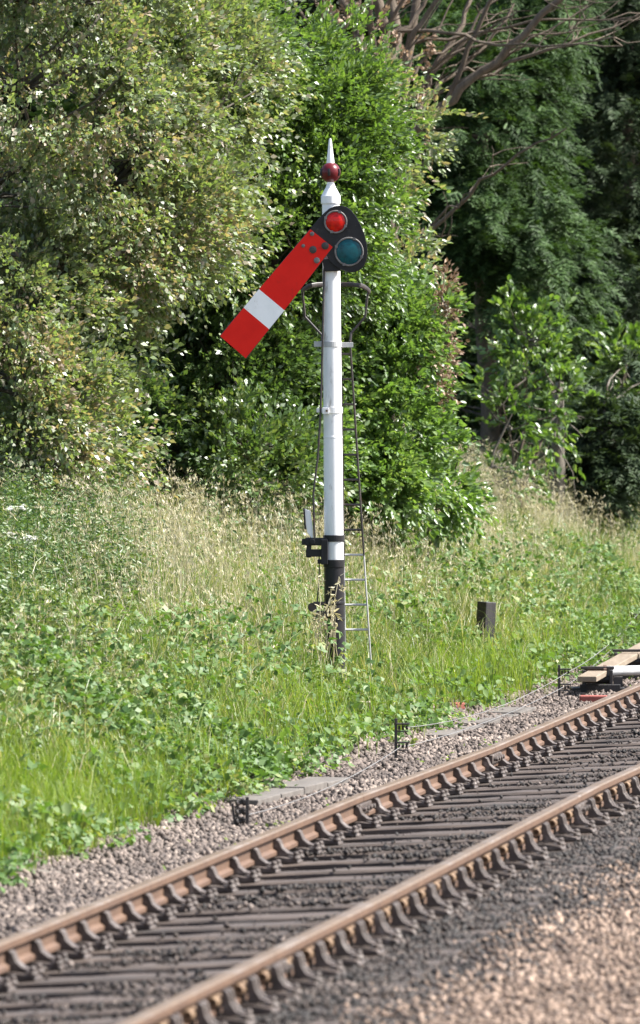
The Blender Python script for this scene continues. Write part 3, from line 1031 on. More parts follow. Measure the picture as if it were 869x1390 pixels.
# point machinery at the right edge: plank over roller frames, grey rod
pa, pb = P(797, 922, 61.5), P(905, 862, 68.0)
pk = MB()
dv_ = (pb - pa)
ang = math.atan2(dv_.y, dv_.x)
pit = math.atan2(dv_.z, math.hypot(dv_.x, dv_.y))
Rk = Matrix.Rotation(ang, 3, 'Z') @ Matrix.Rotation(-pit, 3, 'Y')
pk.box((pa + pb) / 2, (dv_.length, 0.17, 0.05), 0, Rk)
ctr = (pa + pb) / 2
o = pk.build('timber_plank', M['timber'], None, bevel=0.006, origin=ctr)
o.location = ctr
tag(o, 'bare timber plank sloping up over the iron roller frames at right', 'plank')
for (t, px, lb) in ((0.12, 0, 'near iron roller frame under the lower end of the timber plank'), (0.50, 0, 'second iron roller frame standing farther up beside the grey rod')):
    c = pa.lerp(pb, t)
    _d, _s = ds(c.x, c.y)
    g = Vector((c.x, c.y, float(gz(_d, _s))))
    r = empty('roller_frame', g, lb, 'roller frame', 'iron roller frames under the plank')
    hh = c.z - g.z
    mb = MB()
    for sx in (-0.12, 0.12):
        mb.box((sx, 0, hh / 2), (0.03, 0.16, hh + 0.06))
    mb.box((0, 0, hh + 0.05), (0.30, 0.05, 0.025))
    mb.build('frame_sides', M['iron'], r, bevel=0.004)
    mb = MB()
    for z in (hh * 0.3, hh - 0.055):
        mb.tube([(-0.13, 0, z), (0.13, 0, z)], 0.035, 12)
    mb.build('roller', M['iron'], r)
    mb = MB()
    mb.box((0, 0, 0.025), (0.48, 0.30, 0.07))
    mb.box((0.02, -0.12, 0.07), (0.36, 0.06, 0.04))
    mb.build('base_plate', M['creosote'], r, bevel=0.006)
c0 = P(824, 911, 62.3)
c1 = P(900, 909, 62.8)
_d, _s = ds(c0.x, c0.y)
r = empty('point_rod', c0, 'thick grey steel point rod lying level at the right edge', 'rod')
mb = MB()
mb.tube([c0, c1], 0.044, 18)
mb.build('rod_tube', M['galv'], r, smooth=40, origin=c0)
mb = MB()
mb.tube([c0 + Vector((-0.03, 0, 0)), c0 + Vector((-0.005, 0, 0))], 0.055, 16)
mb.tube([c0 + Vector((-0.20, 0, 0)), c0 + Vector((-0.03, 0, 0))], 0.035, 10)
mb.build('rod_end', M['rust'], r, origin=c0)
mb = MB()
mb.box(Vector((c0.x + 0.1, c0.y, (c0.z - 0.05 + float(gz(_d, _s))) / 2)), (0.08, 0.1, max(0.05, c0.z - 0.05 - float(gz(_d, _s)))))
mb.box(Vector((c1.x, c1.y, (c0.z - 0.05 + float(gz(_d, _s))) / 2)), (0.08, 0.1, max(0.05, c0.z - 0.05 - float(gz(_d, _s)))))
mb.build('rod_support', M['iron'], r, origin=c0)


# ------------------------------------------------------------------ foliage machinery
def unit(a):
    return a / np.maximum(np.linalg.norm(a, axis=1), 1e-9)[:, None]


def leaf_arrays(c, dr, nm, ln, wd, fold=0.15):
    """kite shaped leaves, bent along the midrib"""
    dr = unit(dr)
    sd = unit(np.cross(dr, nm))
    nn = np.cross(sd, dr)
    ln = ln[:, None]
    wd = wd[:, None]
    n = len(c)
    if ln.mean() < 0.056:
        mid = c + dr * ln * 0.42
        v = np.stack([c, mid + sd * wd * 0.5 + nn * wd * fold, c + dr * ln - nn * ln * 0.08, mid - sd * wd * 0.5 + nn * wd * fold], 1)
        f = np.arange(n)[:, None] * 4 + np.array([[0, 1, 2, 3]])
        return v.reshape(-1, 3), f
    # larger leaves: pointed ovals with the two halves folded up and the tip drooping
    m1 = c + dr * ln * 0.28
    m2 = c + dr * ln * 0.66 - nn * ln * 0.03
    tip = c + dr * ln - nn * ln * 0.14
    a, b = wd * 0.47, wd * 0.42
    v = np.stack([c, m1 + sd * a + nn * wd * fold, m2 + sd * b + nn * wd * fold * 0.8, tip, m2 - sd * b + nn * wd * fold * 0.8, m1 - sd * a + nn * wd * fold], 1)
    i = np.arange(n)[:, None] * 6
    f = np.concatenate([i + np.array([[0, 1, 2, 3]]), i + np.array([[0, 3, 4, 5]])])
    return v.reshape(-1, 3), f


def rdir(n):
    return unit(rng.normal(size=(n, 3)))


def crown_points(blobs, nclump, front=0.72, lo=0.62, hi=1.03):
    """clump centres in the outer part of overlapping lobes; blobs: (cx,cy,cz, rx,ry,rz) metres"""
    want = nclump
    nclump = int(nclump * 1.55)
    B = np.array(blobs, float)
    area = (B[:, 3] * B[:, 5] + B[:, 3] * B[:, 4] + B[:, 4] * B[:, 5])
    k = rng.choice(len(B), nclump, p=area / area.sum())
    u = rdir(nclump)
    flip = (u[:, 1] > 0) & (rng.uniform(size=nclump) < (front - 0.5) * 2)
    u[flip, 1] *= -1
    rr = rng.uniform(lo, hi, nclump) ** 0.7
    rr *= 1 + 0.30 * wob(u[:, 0] * 5 + k, u[:, 2] * 5 + u[:, 1] * 4, 1.0, 3.0)
    stray = rng.uniform(size=nclump) < 0.15
    rr[stray] *= rng.uniform(1.05, 1.36, int(stray.sum()))
    c = B[k, :3] + u * B[k, 3:] * rr[:, None]
    # gaps: drop clumps where a coarse pattern in space is low
    val = wob(c[:, 0] * 2.4 + c[:, 1], c[:, 2] * 2.6 - 0.7 * c[:, 1], 1.3, 5.0) + rng.uniform(-0.55, 0.55, nclump)
    keep = np.argsort(-val)[:want]
    return c[keep], u[keep], k[keep]


def leafy(name, blobs, nclump, per, crad, ln, wd, mt, parent, front=0.72, up=0.5, droop=0.1, outw=0.7, lo=0.62, hi=1.03, flat=0.75, origin=None, zmin=None):
    c, u, k = crown_points(blobs, nclump, front, lo, hi)
    n = nclump * per
    cr = crad * rng.uniform(0.6, 1.35, nclump)
    ci = np.repeat(np.arange(nclump), per)
    # every clump is a spray of shoots that carry the leaves
    nsh = max(2, per // 11)
    sh = unit(np.repeat(u, nsh, 0) * 0.9 + rdir(nclump * nsh) * 0.95 + np.array([0, 0, 0.35]))
    sl = rng.uniform(0.5, 1.35, nclump * nsh)
    si = ci * nsh + rng.integers(0, nsh, n)
    tt = rng.uniform(0.05, 1, n) ** 0.8
    off = sh[si] * (tt * sl[si])[:, None]
    off[:, 2] -= 0.18 * tt ** 2 * sl[si]
    p = c[ci] + off * (cr[ci] * 1.35)[:, None] + rdir(n) * 0.025
    off = sh[si]
    if zmin is not None:
        keep = p[:, 2] > zmin(p[:, 0], p[:, 1])
        p, off, ci = p[keep], off[keep], ci[keep]
        n = len(p)
    dr = u[ci] * outw + off * 0.9 + rdir(n) * 0.8 + np.array([0, 0, -droop])
    nm = u[ci] * 0.5 + rdir(n) * 0.7 + np.array([0, 0, up])
    l = rng.uniform(0.5, 1.4, n) * ln
    v, f = leaf_arrays(p, dr, nm, l, l * wd / ln)
    if origin is not None:
        v = v - np.array(origin)
    o = np_mesh(name, v, [f], mt, parent)
    return o, c


def sticks(name, segs, mt, parent, origin, n=5):
    """segs: list of (points, radii)"""
    mb = MB()
    for pts, rad in segs:
        mb.tube(pts, rad, n, 0, False)
    return mb.build(name, mt, parent, smooth=60, origin=origin)


def crooked(a, b, n, amp):
    a, b = Vector(a), Vector(b)
    L = (b - a).length
    out = []
    w = Vector((0, 0, 0))
    for i in range(n + 1):
        t = i / n
        if 0 < i < n:
            w = w * 0.6 + Vector((random.gauss(0, 1), random.gauss(0, 1), random.gauss(0, 0.7))) * amp * L
        else:
            w = w * (0 if i == 0 else 0.5)
        out.append(a.lerp(b, t) + w)
    return out


def blob(x, y, Y, rx, rz, ry, dy=0.0):
    p = P(x, y, Y)
    s = Y / FPX
    return (p.x, p.y + dy, p.z, rx * s, ry, rz * s)


def broadleaf(name, label, foot, blobs, nclump, per, crad, ln, wd, mt, ntwig=60, trunk_r=0.07, stems=3, bark='bark', **kw):
    fx, fY = foot
    g = P(fx, 700, fY)
    _d, _s = ds(g.x, g.y)
    g.z = float(gz(_d, _s)) - 0.05
    r = empty(name, g, label, kw.pop('cat', 'tree'))
    o, c = leafy('crown', blobs, nclump, per, crad, ln, wd, mt, r, origin=g, **kw)
    segs = []
    B = np.array(blobs)
    stems_p = []
    for q in range(stems):
        b = B[q % len(B)]
        a = Vector(g) + Vector((random.uniform(-0.25, 0.25) * (stems > 1), random.uniform(-0.2, 0.2) * (stems > 1), 0))
        e = Vector((b[0] + random.uniform(-0.3, 0.3) * b[3], b[1], b[2] + 0.5 * b[5]))
        pts = crooked(a, e, 6, 0.028)
        segs.append((pts, [trunk_r * (1 - 0.8 * i / 6) for i in range(7)]))
        stems_p += pts
    tr = sticks('trunk', segs, M[bark], r, g, 8)
    segs = []
    for q in random.sample(range(len(c)), min(ntwig, len(c))):
        e = Vector(c[q])
        low = [p for p in stems_p if p.z < e.z + 0.1] or stems_p
        a = min(low, key=lambda p: (p - e).length + random.uniform(0, 0.6))
        pts = crooked(a, e + (e - a) * 0.06, 5, 0.06)
        R0 = 0.012 + 0.008 * (e - a).length
        segs.append((pts, [R0 * (1 - 0.8 * i / 5) for i in range(6)]))
    sticks('branches', segs, M['twig' if bark == 'bark' else 'greybark'], r, g, 4)
    return r


# left hawthorn, grey green with browning tips
broadleaf('hawthorn_tree', 'large olive grey green hawthorn filling the left edge behind the tall weeds', (60, 61.5),
          [blob(60, 120, 61.5, 210, 250, 1.7), blob(-20, 400, 61.0, 150, 220, 1.6), blob(170, 300, 62.0, 140, 130, 1.2), blob(20, 560, 60.5, 115, 120, 1.0), blob(240, 130, 63, 130, 160, 1.3), blob(250, 260, 63.5, 90, 80, 1.0), blob(90, -60, 62, 170, 130, 1.5), blob(100, 600, 61, 75, 75, 0.7), blob(130, 470, 61.5, 70, 90, 0.8)],
          1950, 90, 0.24, 0.053, 0.034, M['haw'], 320, 0.04, 4, up=0.4)
# bright tree behind the signal arm
broadleaf('sallow_tree', 'bright green leafy tree behind the lowered red arm, reaching the top edge', (360, 67),
          [blob(330, 170, 66, 190, 130, 1.2), blob(260, 50, 65, 150, 110, 1.2), blob(430, 225, 66, 90, 115, 1.1), blob(310, 340, 65.5, 170, 120, 1.1), blob(460, 350, 66.5, 65, 100, 0.9), blob(150, 0, 65.5, 120, 120, 1.2), blob(465, 165, 66.5, 45, 55, 0.7), blob(200, 220, 65, 110, 110, 1.0)],
          1750, 95, 0.27, 0.060, 0.029, M['sallow'], 190, 0.08, 6, up=0.5)
broadleaf('elder_tree', 'loose thin leaved tree around the brown trunk right of the signal top', (545, 72),
          [blob(520, 250, 70, 50, 110, 0.8), blob(545, 370, 69.5, 40, 60, 0.6), blob(510, 150, 70, 60, 60, 0.7), blob(560, 180, 70.5, 35, 60, 0.5)],
          125, 46, 0.24, 0.062, 0.030, M['haw'], 12, 0.05, 2, up=0.4, lo=0.2)
# dark glossy thicket in the middle
broadleaf('bramble_thicket', 'dark glossy leaved thicket with bare twigs below the red arm', (260, 65.5),
          [blob(210, 430, 65.8, 120, 110, 1.0), blob(300, 520, 65.3, 120, 110, 1.0), blob(150, 590, 64.5, 100, 80, 0.9), blob(340, 640, 64.2, 95, 75, 0.9), blob(390, 500, 66, 80, 110, 0.9), blob(240, 650, 64.5, 90, 50, 0.7)],
          900, 85, 0.22, 0.058, 0.034, M['thick'], 150, 0.05, 6, up=0.5, cat='shrub')
# bright shrub right of the post
broadleaf('dogwood_shrub', 'bright green rounded shrub just right of the white post', (500, 67),
          [blob(505, 560, 66.8, 85, 120, 1.0), blob(470, 450, 67.2, 75, 90, 0.9), blob(545, 620, 66.5, 45, 75, 0.7), blob(440, 610, 66.5, 70, 100, 0.9), blob(530, 470, 67, 60, 70, 0.8), blob(500, 650, 66.3, 75, 45, 0.7), blob(395, 610, 65.5, 60, 85, 0.8), blob(595, 675, 67.5, 38, 24, 0.4), blob(420, 500, 66.5, 60, 80, 0.8)],
          1050, 95, 0.23, 0.064, 0.034, M['dog'], 70, 0.05, 5, up=0.5, cat='shrub')


# cypresses: drooping flat sprays along whorled branches
def cypress(name, label, foot, blobs, nspray, mt, ln=0.13, trunk_r=0.16, top=None, front=0.75, per=38, spread=0.28):
    fx, fY = foot
    g = P(fx, 700, fY)
    _d, _s = ds(g.x, g.y)
    g.z = float(gz(_d, _s)) - 0.05
    r = empty(name, g, label, 'tree')
    c, u, k = crown_points(blobs, nspray, front, 0.55, 1.03)
    n = nspray * per
    ci = np.repeat(np.arange(nspray), per)
    t = np.tile(np.linspace(0, 1, per), nspray) + rng.uniform(-0.02, 0.02, n)
    # every spray has an axis (outward, tips drooping) and side shoots lying nearly in one plane
    ax = unit(u * np.array([1, 1, 0.3]) + rng.normal(scale=0.35, size=(nspray, 3)) + np.array([0, 0, -0.15]))
    sd = unit(np.cross(ax, np.array([0, 0, 1.0]) + rng.normal(scale=0.35, size=(nspray, 3))))
    L = rng.uniform(0.7, 1.4, nspray) * spread
    side = np.where(np.arange(n) % 2 == 0, 1.0, -1.0)
    p = c[ci] + ax[ci] * (t * L[ci])[:, None] + np.stack([np.zeros(n), np.zeros(n), -0.35 * (t ** 2) * L[ci]], 1) + rng.normal(scale=0.02, size=(n, 3))
    dr = ax[ci] * 0.8 + sd[ci] * (side * (1.1 - 0.6 * t))[:, None] + np.array([0, 0, -0.35]) + rdir(n) * 0.25
    nm = np.cross(ax, sd)[ci] + rdir(n) * 0.5
    l = ln * (1.15 - 0.6 * t) * rng.uniform(0.7, 1.3, n)
    v, f = leaf_arrays(p, dr, nm, l, l * 0.23, 0.05)
    np_mesh('crown', v - np.array(g), [f], mt, r)
    B = np.array(blobs)
    e = Vector((g.x, g.y, float((B[:, 2] + B[:, 5] * 0.6).max())))
    pts = crooked(g, e, 6, 0.01)
    sticks('trunk', [(pts, [trunk_r * (1 - 0.85 * i / 6) for i in range(7)])], M['bark'], r, g, 9)
    segs = []
    for q in random.sample(range(nspray), min(150, nspray)):
        b = Vector(c[q])
        a = min(pts, key=lambda w: abs(w.z - b.z))
        a = Vector((a.x, a.y, max(g.z + 0.6, b.z - 0.25)))
        segs.append((crooked(a, b, 3, 0.03), [0.016, 0.012, 0.008, 0.004]))
    sticks('branches', segs, M['twig'], r, g, 4)
    return r


cypress('cypress_tree', 'broad dark green cypress right of the signal with drooping sprays', (660, 86),
        [blob(650, 180, 86, 125, 190, 1.8), blob(640, 290, 85, 80, 90, 1.2), blob(735, 370, 85, 70, 110, 1.3), blob(600, 90, 87, 80, 140, 1.3), blob(690, 20, 87, 110, 150, 1.6), blob(590, 500, 87.5, 75, 110, 0.9), blob(680, 560, 87, 80, 130, 0.9), blob(560, 610, 87, 60, 80, 0.8), blob(750, 580, 86, 50, 100, 0.7), blob(640, 430, 87.5, 80, 90, 0.8)],
        5600, M['cyp'], 0.10)
cypress('cypress_tree', 'tall grey green cypress at the right edge of the view', (850, 90),
        [blob(850, 160, 90, 95, 220, 1.7), blob(800, 350, 89.5, 70, 130, 1.3), blob(870, 400, 89, 90, 130, 1.4), blob(790, 70, 91, 70, 160, 1.3), blob(900, 0, 91, 110, 180, 1.7), blob(830, 480, 90, 80, 110, 1.0)],
        4300, M['cyp2'], 0.10)
cypress('cypress_bush', 'low grey green cypress bush at the right above the pale grass', (825, 81),
        [blob(830, 610, 81, 48, 75, 0.7), blob(850, 560, 82, 45, 70, 0.6), blob(805, 650, 80.5, 35, 40, 0.5)],
        520, M['cyp2'], 0.12, 0.05)
# sapling with big bright leaves
broadleaf('young_sycamore', 'slim sapling with large bright leaves in front of the dark cypress', (712, 79),
          [blob(720, 490, 79, 55, 60, 0.5), blob(690, 580, 78.5, 50, 70, 0.5), blob(745, 560, 79, 35, 60, 0.4), blob(705, 450, 79.2, 35, 35, 0.3), blob(680, 650, 78, 55, 30, 0.5)],
          120, 27, 0.22, 0.082, 0.048, M['sap'], 80, 0.03, 5, up=0.6, lo=0.15, hi=1.15)
broadleaf('young_elder', 'pale leaved bush at the right edge half way up the view', (868, 84),
          [blob(862, 520, 84, 45, 50, 0.5), blob(885, 590, 84, 45, 70, 0.5)],
          130, 40, 0.24, 0.085, 0.05, M['sap'], 30, 0.03, 3, up=0.6, cat='shrub')
# withered spray
broadleaf('withered_shrub', 'withered brown leaved spray at the right side of the bright shrub', (578, 67.5),
          [blob(601, 455, 66.6, 11, 70, 0.16), blob(588, 505, 66.5, 13, 45, 0.16), blob(605, 400, 66.7, 6, 34, 0.1)],
          105, 15, 0.11, 0.044, 0.022, M['dry'], 40, 0.010, 1, up=0.3, cat='shrub')
# bare stump-like trunk among the sapling
g = P(757, 700, 80)
_d, _s = ds(g.x, g.y)
g.z = float(gz(_d, _s)) - 0.05
r = empty('dead_tree', g, 'pale dead trunk with thin twigs standing right of the leafy sapling', 'tree')
sticks('trunk', [([g, P(758, 640, 80), P(757, 580, 80), P(760, 520, 80.2)], [0.09, 0.08, 0.07, 0.05]), ([g, P(722, 640, 79.8), P(712, 610, 79.8)], [0.05, 0.035, 0.02]), ([g, P(706, 660, 79.8), P(696, 640, 79.7)], [0.05, 0.03, 0.015])], M['greybark'], r, g, 8)
sticks('branches', [(crooked(P(758, 560, 80), P(random.uniform(715, 800), random.uniform(520, 680), 79.9), 4, 0.08), [0.014, 0.011, 0.009, 0.006, 0.004]) for q in range(16)], M['greybark'], r, g, 4)

# the bare limbed tree at the top
TY = 76.0
g = P(540, 700, TY)
_d, _s = ds(g.x, g.y)
g.z = float(gz(_d, _s)) - 0.05
r = empty('bare_limbed_tree', g, 'tree with long bare brown limbs arching to the right across the top', 'tree')
s_ = TY / FPX


def limb(pts, r0, r1, dy=0.0):
    P3 = [P(a, b, TY) + Vector((0, dy * i / max(1, len(pts) - 1), 0)) for i, (a, b) in enumerate(pts)]
    # finer, slightly crooked
    out_ = []
    for i in range(len(P3) - 1):
        for q in range(3):
            w = P3[i].lerp(P3[i + 1], q / 3)
            if q:
                w = w + Vector((random.gauss(0, 1), random.gauss(0, 1), random.gauss(0, 1))) * 0.025
            out_.append(w)
    out_.append(P3[-1])
    m = len(out_) - 1
    return (out_, [(r0 + (r1 - r0) * i / m) * s_ for i in range(m + 1)])


trk = [limb([(540, 700), (536, 560), (530, 400), (528, 300), (531, 200), (522, 90), (500, -40), (490, -160)], 13, 6),
       limb([(529, 330), (545, 200), (552, 90), (575, -40), (590, -160)], 9, 4, 0.5),
       limb([(530, 210), (565, 175), (600, 145), (640, 108), (690, 65), (755, 5), (820, -60)], 8, 4, -0.6),
       limb([(522, 130), (490, 60), (462, -10), (450, -100)], 8, 5, 0.6), limb([(524, 100), (540, 40), (538, -60), (545, -140)], 8, 4, 0.8)]
sticks('trunk', trk, M['bark'], r, g, 8)
seg = [limb([(560, 165), (583, 105), (630, 30), (648, -30)], 5, 3, 0.5), limb([(605, 140), (635, 65), (663, 5), (690, -50)], 4, 2.2, -0.4),
       limb([(545, 42), (600, 46), (675, 65), (760, 66), (838, 69)], 3.2, 1.0, -1.2), limb([(555, 60), (640, 45), (720, 30), (800, 30), (870, 25)], 3, 1, -0.6),
       limb([(548, 345), (600, 300), (650, 245), (700, 212), (765, 178)], 3.2, 1.2, -1.0), limb([(610, 138), (670, 95), (740, 70), (830, 55)], 3.4, 1.2, -0.8),
       limb([(640, 105), (720, 75), (800, 45), (880, 10)], 3, 1, 0.3), limb([(620, 100), (660, 92), (720, 50), (800, 5)], 2.6, 1, 0.4),
       limb([(545, 190), (600, 110), (660, 60), (700, 0)], 3.5, 1.5, 0.7), limb([(570, 120), (640, 40), (690, -10)], 3, 1.4, 0.2),
       limb([(535, 60), (565, 20), (585, -30)], 4, 2, 0.2), limb([(510, 80), (530, 30), (560, -20)], 4, 2, -0.3), limb([(480, 50), (500, 20), (512, -40)], 3, 2, 0.1), limb([(528, 150), (480, 90), (440, 20), (420, -60)], 6, 4, -0.4), limb([(526, 120), (505, 50), (498, -40)], 6, 4, -0.5), limb([(490, 100), (450, 60), (410, 20), (380, -20)], 3, 1.5, -0.3), limb([(524, 110), (555, 60), (580, 20), (610, -20)], 5, 3, -0.2), limb([(470, 60), (478, 0), (470, -50)], 3.5, 2, -0.2), limb([(500, 60), (530, 0), (560, -50)], 4, 2, -0.6),
       limb([(531, 280), (580, 215), (610, 190)], 2.5, 0.8, -0.5), limb([(530, 330), (545, 290), (560, 270)], 2, 0.8, -0.4), limb([(560, 335), (610, 280), (640, 262)], 2, 0.7, -0.6)]
for (a0, b0, a1, b1) in ((400, 60, 380, -20), (415, 90, 450, -10), (440, 80, 425, -20), (455, 100, 490, 0), (385, 40, 330, -15), (500, 110, 470, 10), (530, 120, 600, 0), (560, 110, 620, -10), (575, 100, 700, 20), (590, 130, 720, 60), (560, 80, 690, 20), (600, 80, 790, 40)):
    seg.append(limb([(a0, b0), ((a0 + a1) / 2 + random.uniform(-12, 12), (b0 + b1) / 2 + random.uniform(-10, 10)), (a1, b1)], 2.4, 0.9, random.uniform(-0.8, 0.5)))
for q in range(110):
    src = random.choice(seg[:12] + seg[-12:] + trk[2:3])[0]
    a = random.choice(src[2:])
    e = a + Vector((random.uniform(-0.25, 0.8), random.uniform(-0.3, 0.3), random.uniform(-0.1, 0.5)))
    seg.append((crooked(a, e, 4, 0.06), [0.009, 0.007, 0.005, 0.0035, 0.0025]))
sticks('branches', seg, M['bark'], r, g, 6)
leafy('dry_foliage', [blob(560, 95, TY, 35, 45, 0.4), blob(520, 60, TY, 60, 60, 0.5), blob(470, 20, TY, 60, 40, 0.5), blob(535, 180, TY, 40, 50, 0.4), blob(400, 10, TY, 80, 30, 0.5)], 60, 26, 0.16, 0.055, 0.03, M['dry'], r, origin=g)

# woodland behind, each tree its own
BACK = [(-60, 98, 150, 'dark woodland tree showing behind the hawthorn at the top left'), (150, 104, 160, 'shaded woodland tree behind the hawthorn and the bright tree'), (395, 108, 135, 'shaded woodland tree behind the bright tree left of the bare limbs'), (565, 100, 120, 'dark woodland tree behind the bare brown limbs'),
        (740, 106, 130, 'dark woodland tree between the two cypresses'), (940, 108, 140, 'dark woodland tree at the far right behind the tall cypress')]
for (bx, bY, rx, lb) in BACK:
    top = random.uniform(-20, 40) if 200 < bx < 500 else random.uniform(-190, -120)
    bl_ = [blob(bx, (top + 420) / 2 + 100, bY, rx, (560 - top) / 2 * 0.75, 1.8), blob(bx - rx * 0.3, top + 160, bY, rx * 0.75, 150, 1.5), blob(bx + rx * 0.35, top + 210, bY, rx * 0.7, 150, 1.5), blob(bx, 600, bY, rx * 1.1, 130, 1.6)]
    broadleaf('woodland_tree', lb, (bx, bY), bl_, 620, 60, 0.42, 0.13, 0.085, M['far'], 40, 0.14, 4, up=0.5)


# ------------------------------------------------------------------ ground vegetation (uncountable)
def blades(name, label, d, s, x, y, hgt, wid, lean, mt):
    n = len(d)
    z = gz(d, s) - 0.02
    az = rng.uniform(0, 2 * PI, n)
    ld = np.stack([np.cos(az), np.sin(az), np.zeros(n)], 1) * (lean * rng.uniform(0.3, 1.5, n))[:, None] + np.array([-0.08, -0.05, 0])
    fa = rng.uniform(0, PI, n)
    w = np.stack([np.cos(fa), np.sin(fa) * 0.6, np.zeros(n)], 1) * (wid / 2)[:, None]
    b = np.stack([x, y, z], 1)
    up = np.array([0, 0, 1.0])
    p0 = b
    p1 = b + hgt[:, None] * (up * 0.5 + ld * 0.22)
    p2 = b + hgt[:, None] * (up * 0.85 + ld * 0.62)
    p3 = b + hgt[:, None] * (up * 0.98 + ld * 1.15)
    v = np.stack([p0 - w, p0 + w, p1 + w * 0.85, p1 - w * 0.85, p2 + w * 0.55, p2 - w * 0.55, p3], 1).reshape(-1, 3)
    i = np.arange(n)[:, None] * 7
    q = np.concatenate([i + np.array([[0, 1, 2, 3]]), i + np.array([[3, 2, 4, 5]])])
    t = i + np.array([[5, 4, 6]])
    o = np_mesh(name, v, [q, t], mt)
    return tag(o, label, kind='stuff'), p3


def dens(d, s, f, seed):
    return 0.5 + 0.5 * wob(d, s, f, seed)


# bank grass
d, s, x, y = scatter(520000, 1.35, 9.5, -3, 62, 0.3)
pr = np.clip((d - 1.35) / 0.8, 0, 1) * (0.35 + 0.65 * dens(d, s, 0.9, 4)) * np.where(d > 7, 0.5, 1)
k = rng.uniform(size=len(d)) < pr * 0.72
d, s, x, y = d[k], s[k], x[k], y[k]
hg = rng.uniform(0.18, 0.62, len(d)) * np.clip(0.45 + (d - 1.4) / 2.5, 0.45, 1.2) * (0.55 + 0.75 * dens(d, s, 1.5, 21))
blades('grass', 'long green and yellowing grass covering the bank', d, s, x, y, hg, rng.uniform(0.005, 0.011, len(d)), 0.5, M['grass'])
print('grass', len(d))
# lush short grass patches
d, s, x, y = scatter(170000, 1.2, 3.4, -3, 36, 0.3)
xi = CXP + FPX * x / y
m1 = np.exp(-(((s - 8.6) / 2.6) ** 2 + ((d - 1.95) / 0.6) ** 2)) * (d > 1.3) * 1.3      # verge on the left
m2 = 0.5 * np.exp(-(((s - 27.5) / 2.6) ** 2 + ((d - 1.7) / 0.3) ** 2))                       # verge right of the signal
m3 = np.exp(-(((s - 20.0) / 2.0) ** 2 + ((d - 2.2) / 0.5) ** 2)) * 0.6
k = rng.uniform(size=len(d)) < np.maximum(np.maximum(m1, m2), m3)
d, s, x, y = d[k], s[k], x[k], y[k]
blades('lush_grass', 'bright fresh grass growing on the edge of the ballast', d, s, x, y, rng.uniform(0.14, 0.36, len(d)), rng.uniform(0.004, 0.008, len(d)), 0.35, M['lush'])
print('lush', len(d))
# flowering grass: stalks with pale drooping seed heads
d, s, x, y = scatter(120000, 1.9, 7.5, -2, 60, 0.3)
k = rng.uniform(size=len(d)) < np.clip((d - 2.0) / 1.2, 0, 1) * np.clip(dens(d, s, 0.9, 9) * 2.0 - 0.6, 0.04, 1) * 0.85 * np.clip((CXP + FPX * x / y) / 260, 0.15, 1)
d, s, x, y = d[k], s[k], x[k], y[k]
hg = rng.uniform(0.40, 1.0, len(d)) * np.clip(0.6 + (d - 2) / 4, 0.6, 1)
o, tips = blades('grass_stalks', 'pale dry grass stalks standing above the green grass', d, s, x, y, hg, rng.uniform(0.003, 0.006, len(d)), 0.22, M['straw'])
per = 6
n = len(tips) * per
ci = np.repeat(np.arange(len(tips)), per)
base_dir = rdir(len(tips)) * np.array([0.7, 0.7, 0.25]) + np.array([0, 0, 0.5])
c = tips[ci] + base_dir[ci] * (np.tile(np.linspace(-0.02, 0.10, per), len(tips)))[:, None] + np.stack([np.zeros(n), np.zeros(n), -0.5 * np.tile(np.linspace(0, 0.09, per), len(tips))], 1)
l = rng.uniform(0.018, 0.045, n)
v, f = leaf_arrays(c, base_dir[ci] * 0.8 + rdir(n) * 0.45 + np.array([0, 0, 0.55]), rdir(n), l, l * 0.22, 0.1)
tag(np_mesh('seed_heads', v, [f], M['straw']), 'pale feathery grass seed heads over the bank', kind='stuff')
print('stalks', len(tips))


# leafy ground cover: brambles on low mounds
def cover(name, label, n, dlo, dhi, slo, shi, prob, hfun, ln, wd, mt, mx=0.3, up=0.9, triple=False):
    d, s, x, y = scatter(n, dlo, dhi, slo, shi, mx)
    k = rng.uniform(size=len(d)) < prob(d, s)
    d, s, x, y = d[k], s[k], x[k], y[k]
    m = len(d)
    H = hfun(d, s)
    z = gz(d, s) + H * (1 - rng.uniform(0, 1, m) ** 2 * 0.75)
    p = np.stack([x, y, z], 1) + rng.normal(scale=0.015, size=(m, 3))
    dr = rdir(m) + np.array([0.0, 0.0, -0.15])
    nm = rdir(m) * 0.62 + np.array([0, -0.15, up])
    l = ln * rng.uniform(0.55, 1.3, m)
    if triple:
        dr = unit(dr)
        sd = unit(np.cross(dr, nm))
        p = np.concatenate([p, p, p])
        dr = np.concatenate([dr, dr * 0.45 + sd, dr * 0.45 - sd])
        nm = np.concatenate([nm] * 3) + rdir(3 * m) * 0.25
        l = np.concatenate([l, l * 0.85, l * 0.85])
    v, f = leaf_arrays(p, dr, nm, l, l * wd / ln, 0.12)
    o = np_mesh(name, v, [f], mt)
    print(name, m)
    return tag(o, label, kind='stuff')


edge = lambda d, s: np.clip((d - 1.12 - 0.22 * wob(d * 0, s, 2.0, 5)) / 0.12, 0, 1)


def bprob(d, s):
    patch = np.clip(0.25 + 1.2 * wob(d, s, 0.8, 1.0), 0, 1)
    left = np.exp(-((s - 13.5) / 7.0) ** 2)
    right = np.exp(-((s - 36) / 7.0) ** 2) * 0.55
    return edge(d, s) * np.clip(np.maximum(left, right) * np.clip((4.3 - d) / 1.2, 0, 1) * (0.28 + 0.72 * patch) + 0.35 * patch * np.clip((5.5 - d) / 1.5, 0, 1), 0, 1) * np.where((s > 23) & (s < 30) & (d < 2), 0.3, 1) * (1 - 0.85 * np.exp(-(((s - 8.0) / 2.4) ** 2 + ((d - 1.9) / 0.5) ** 2)))


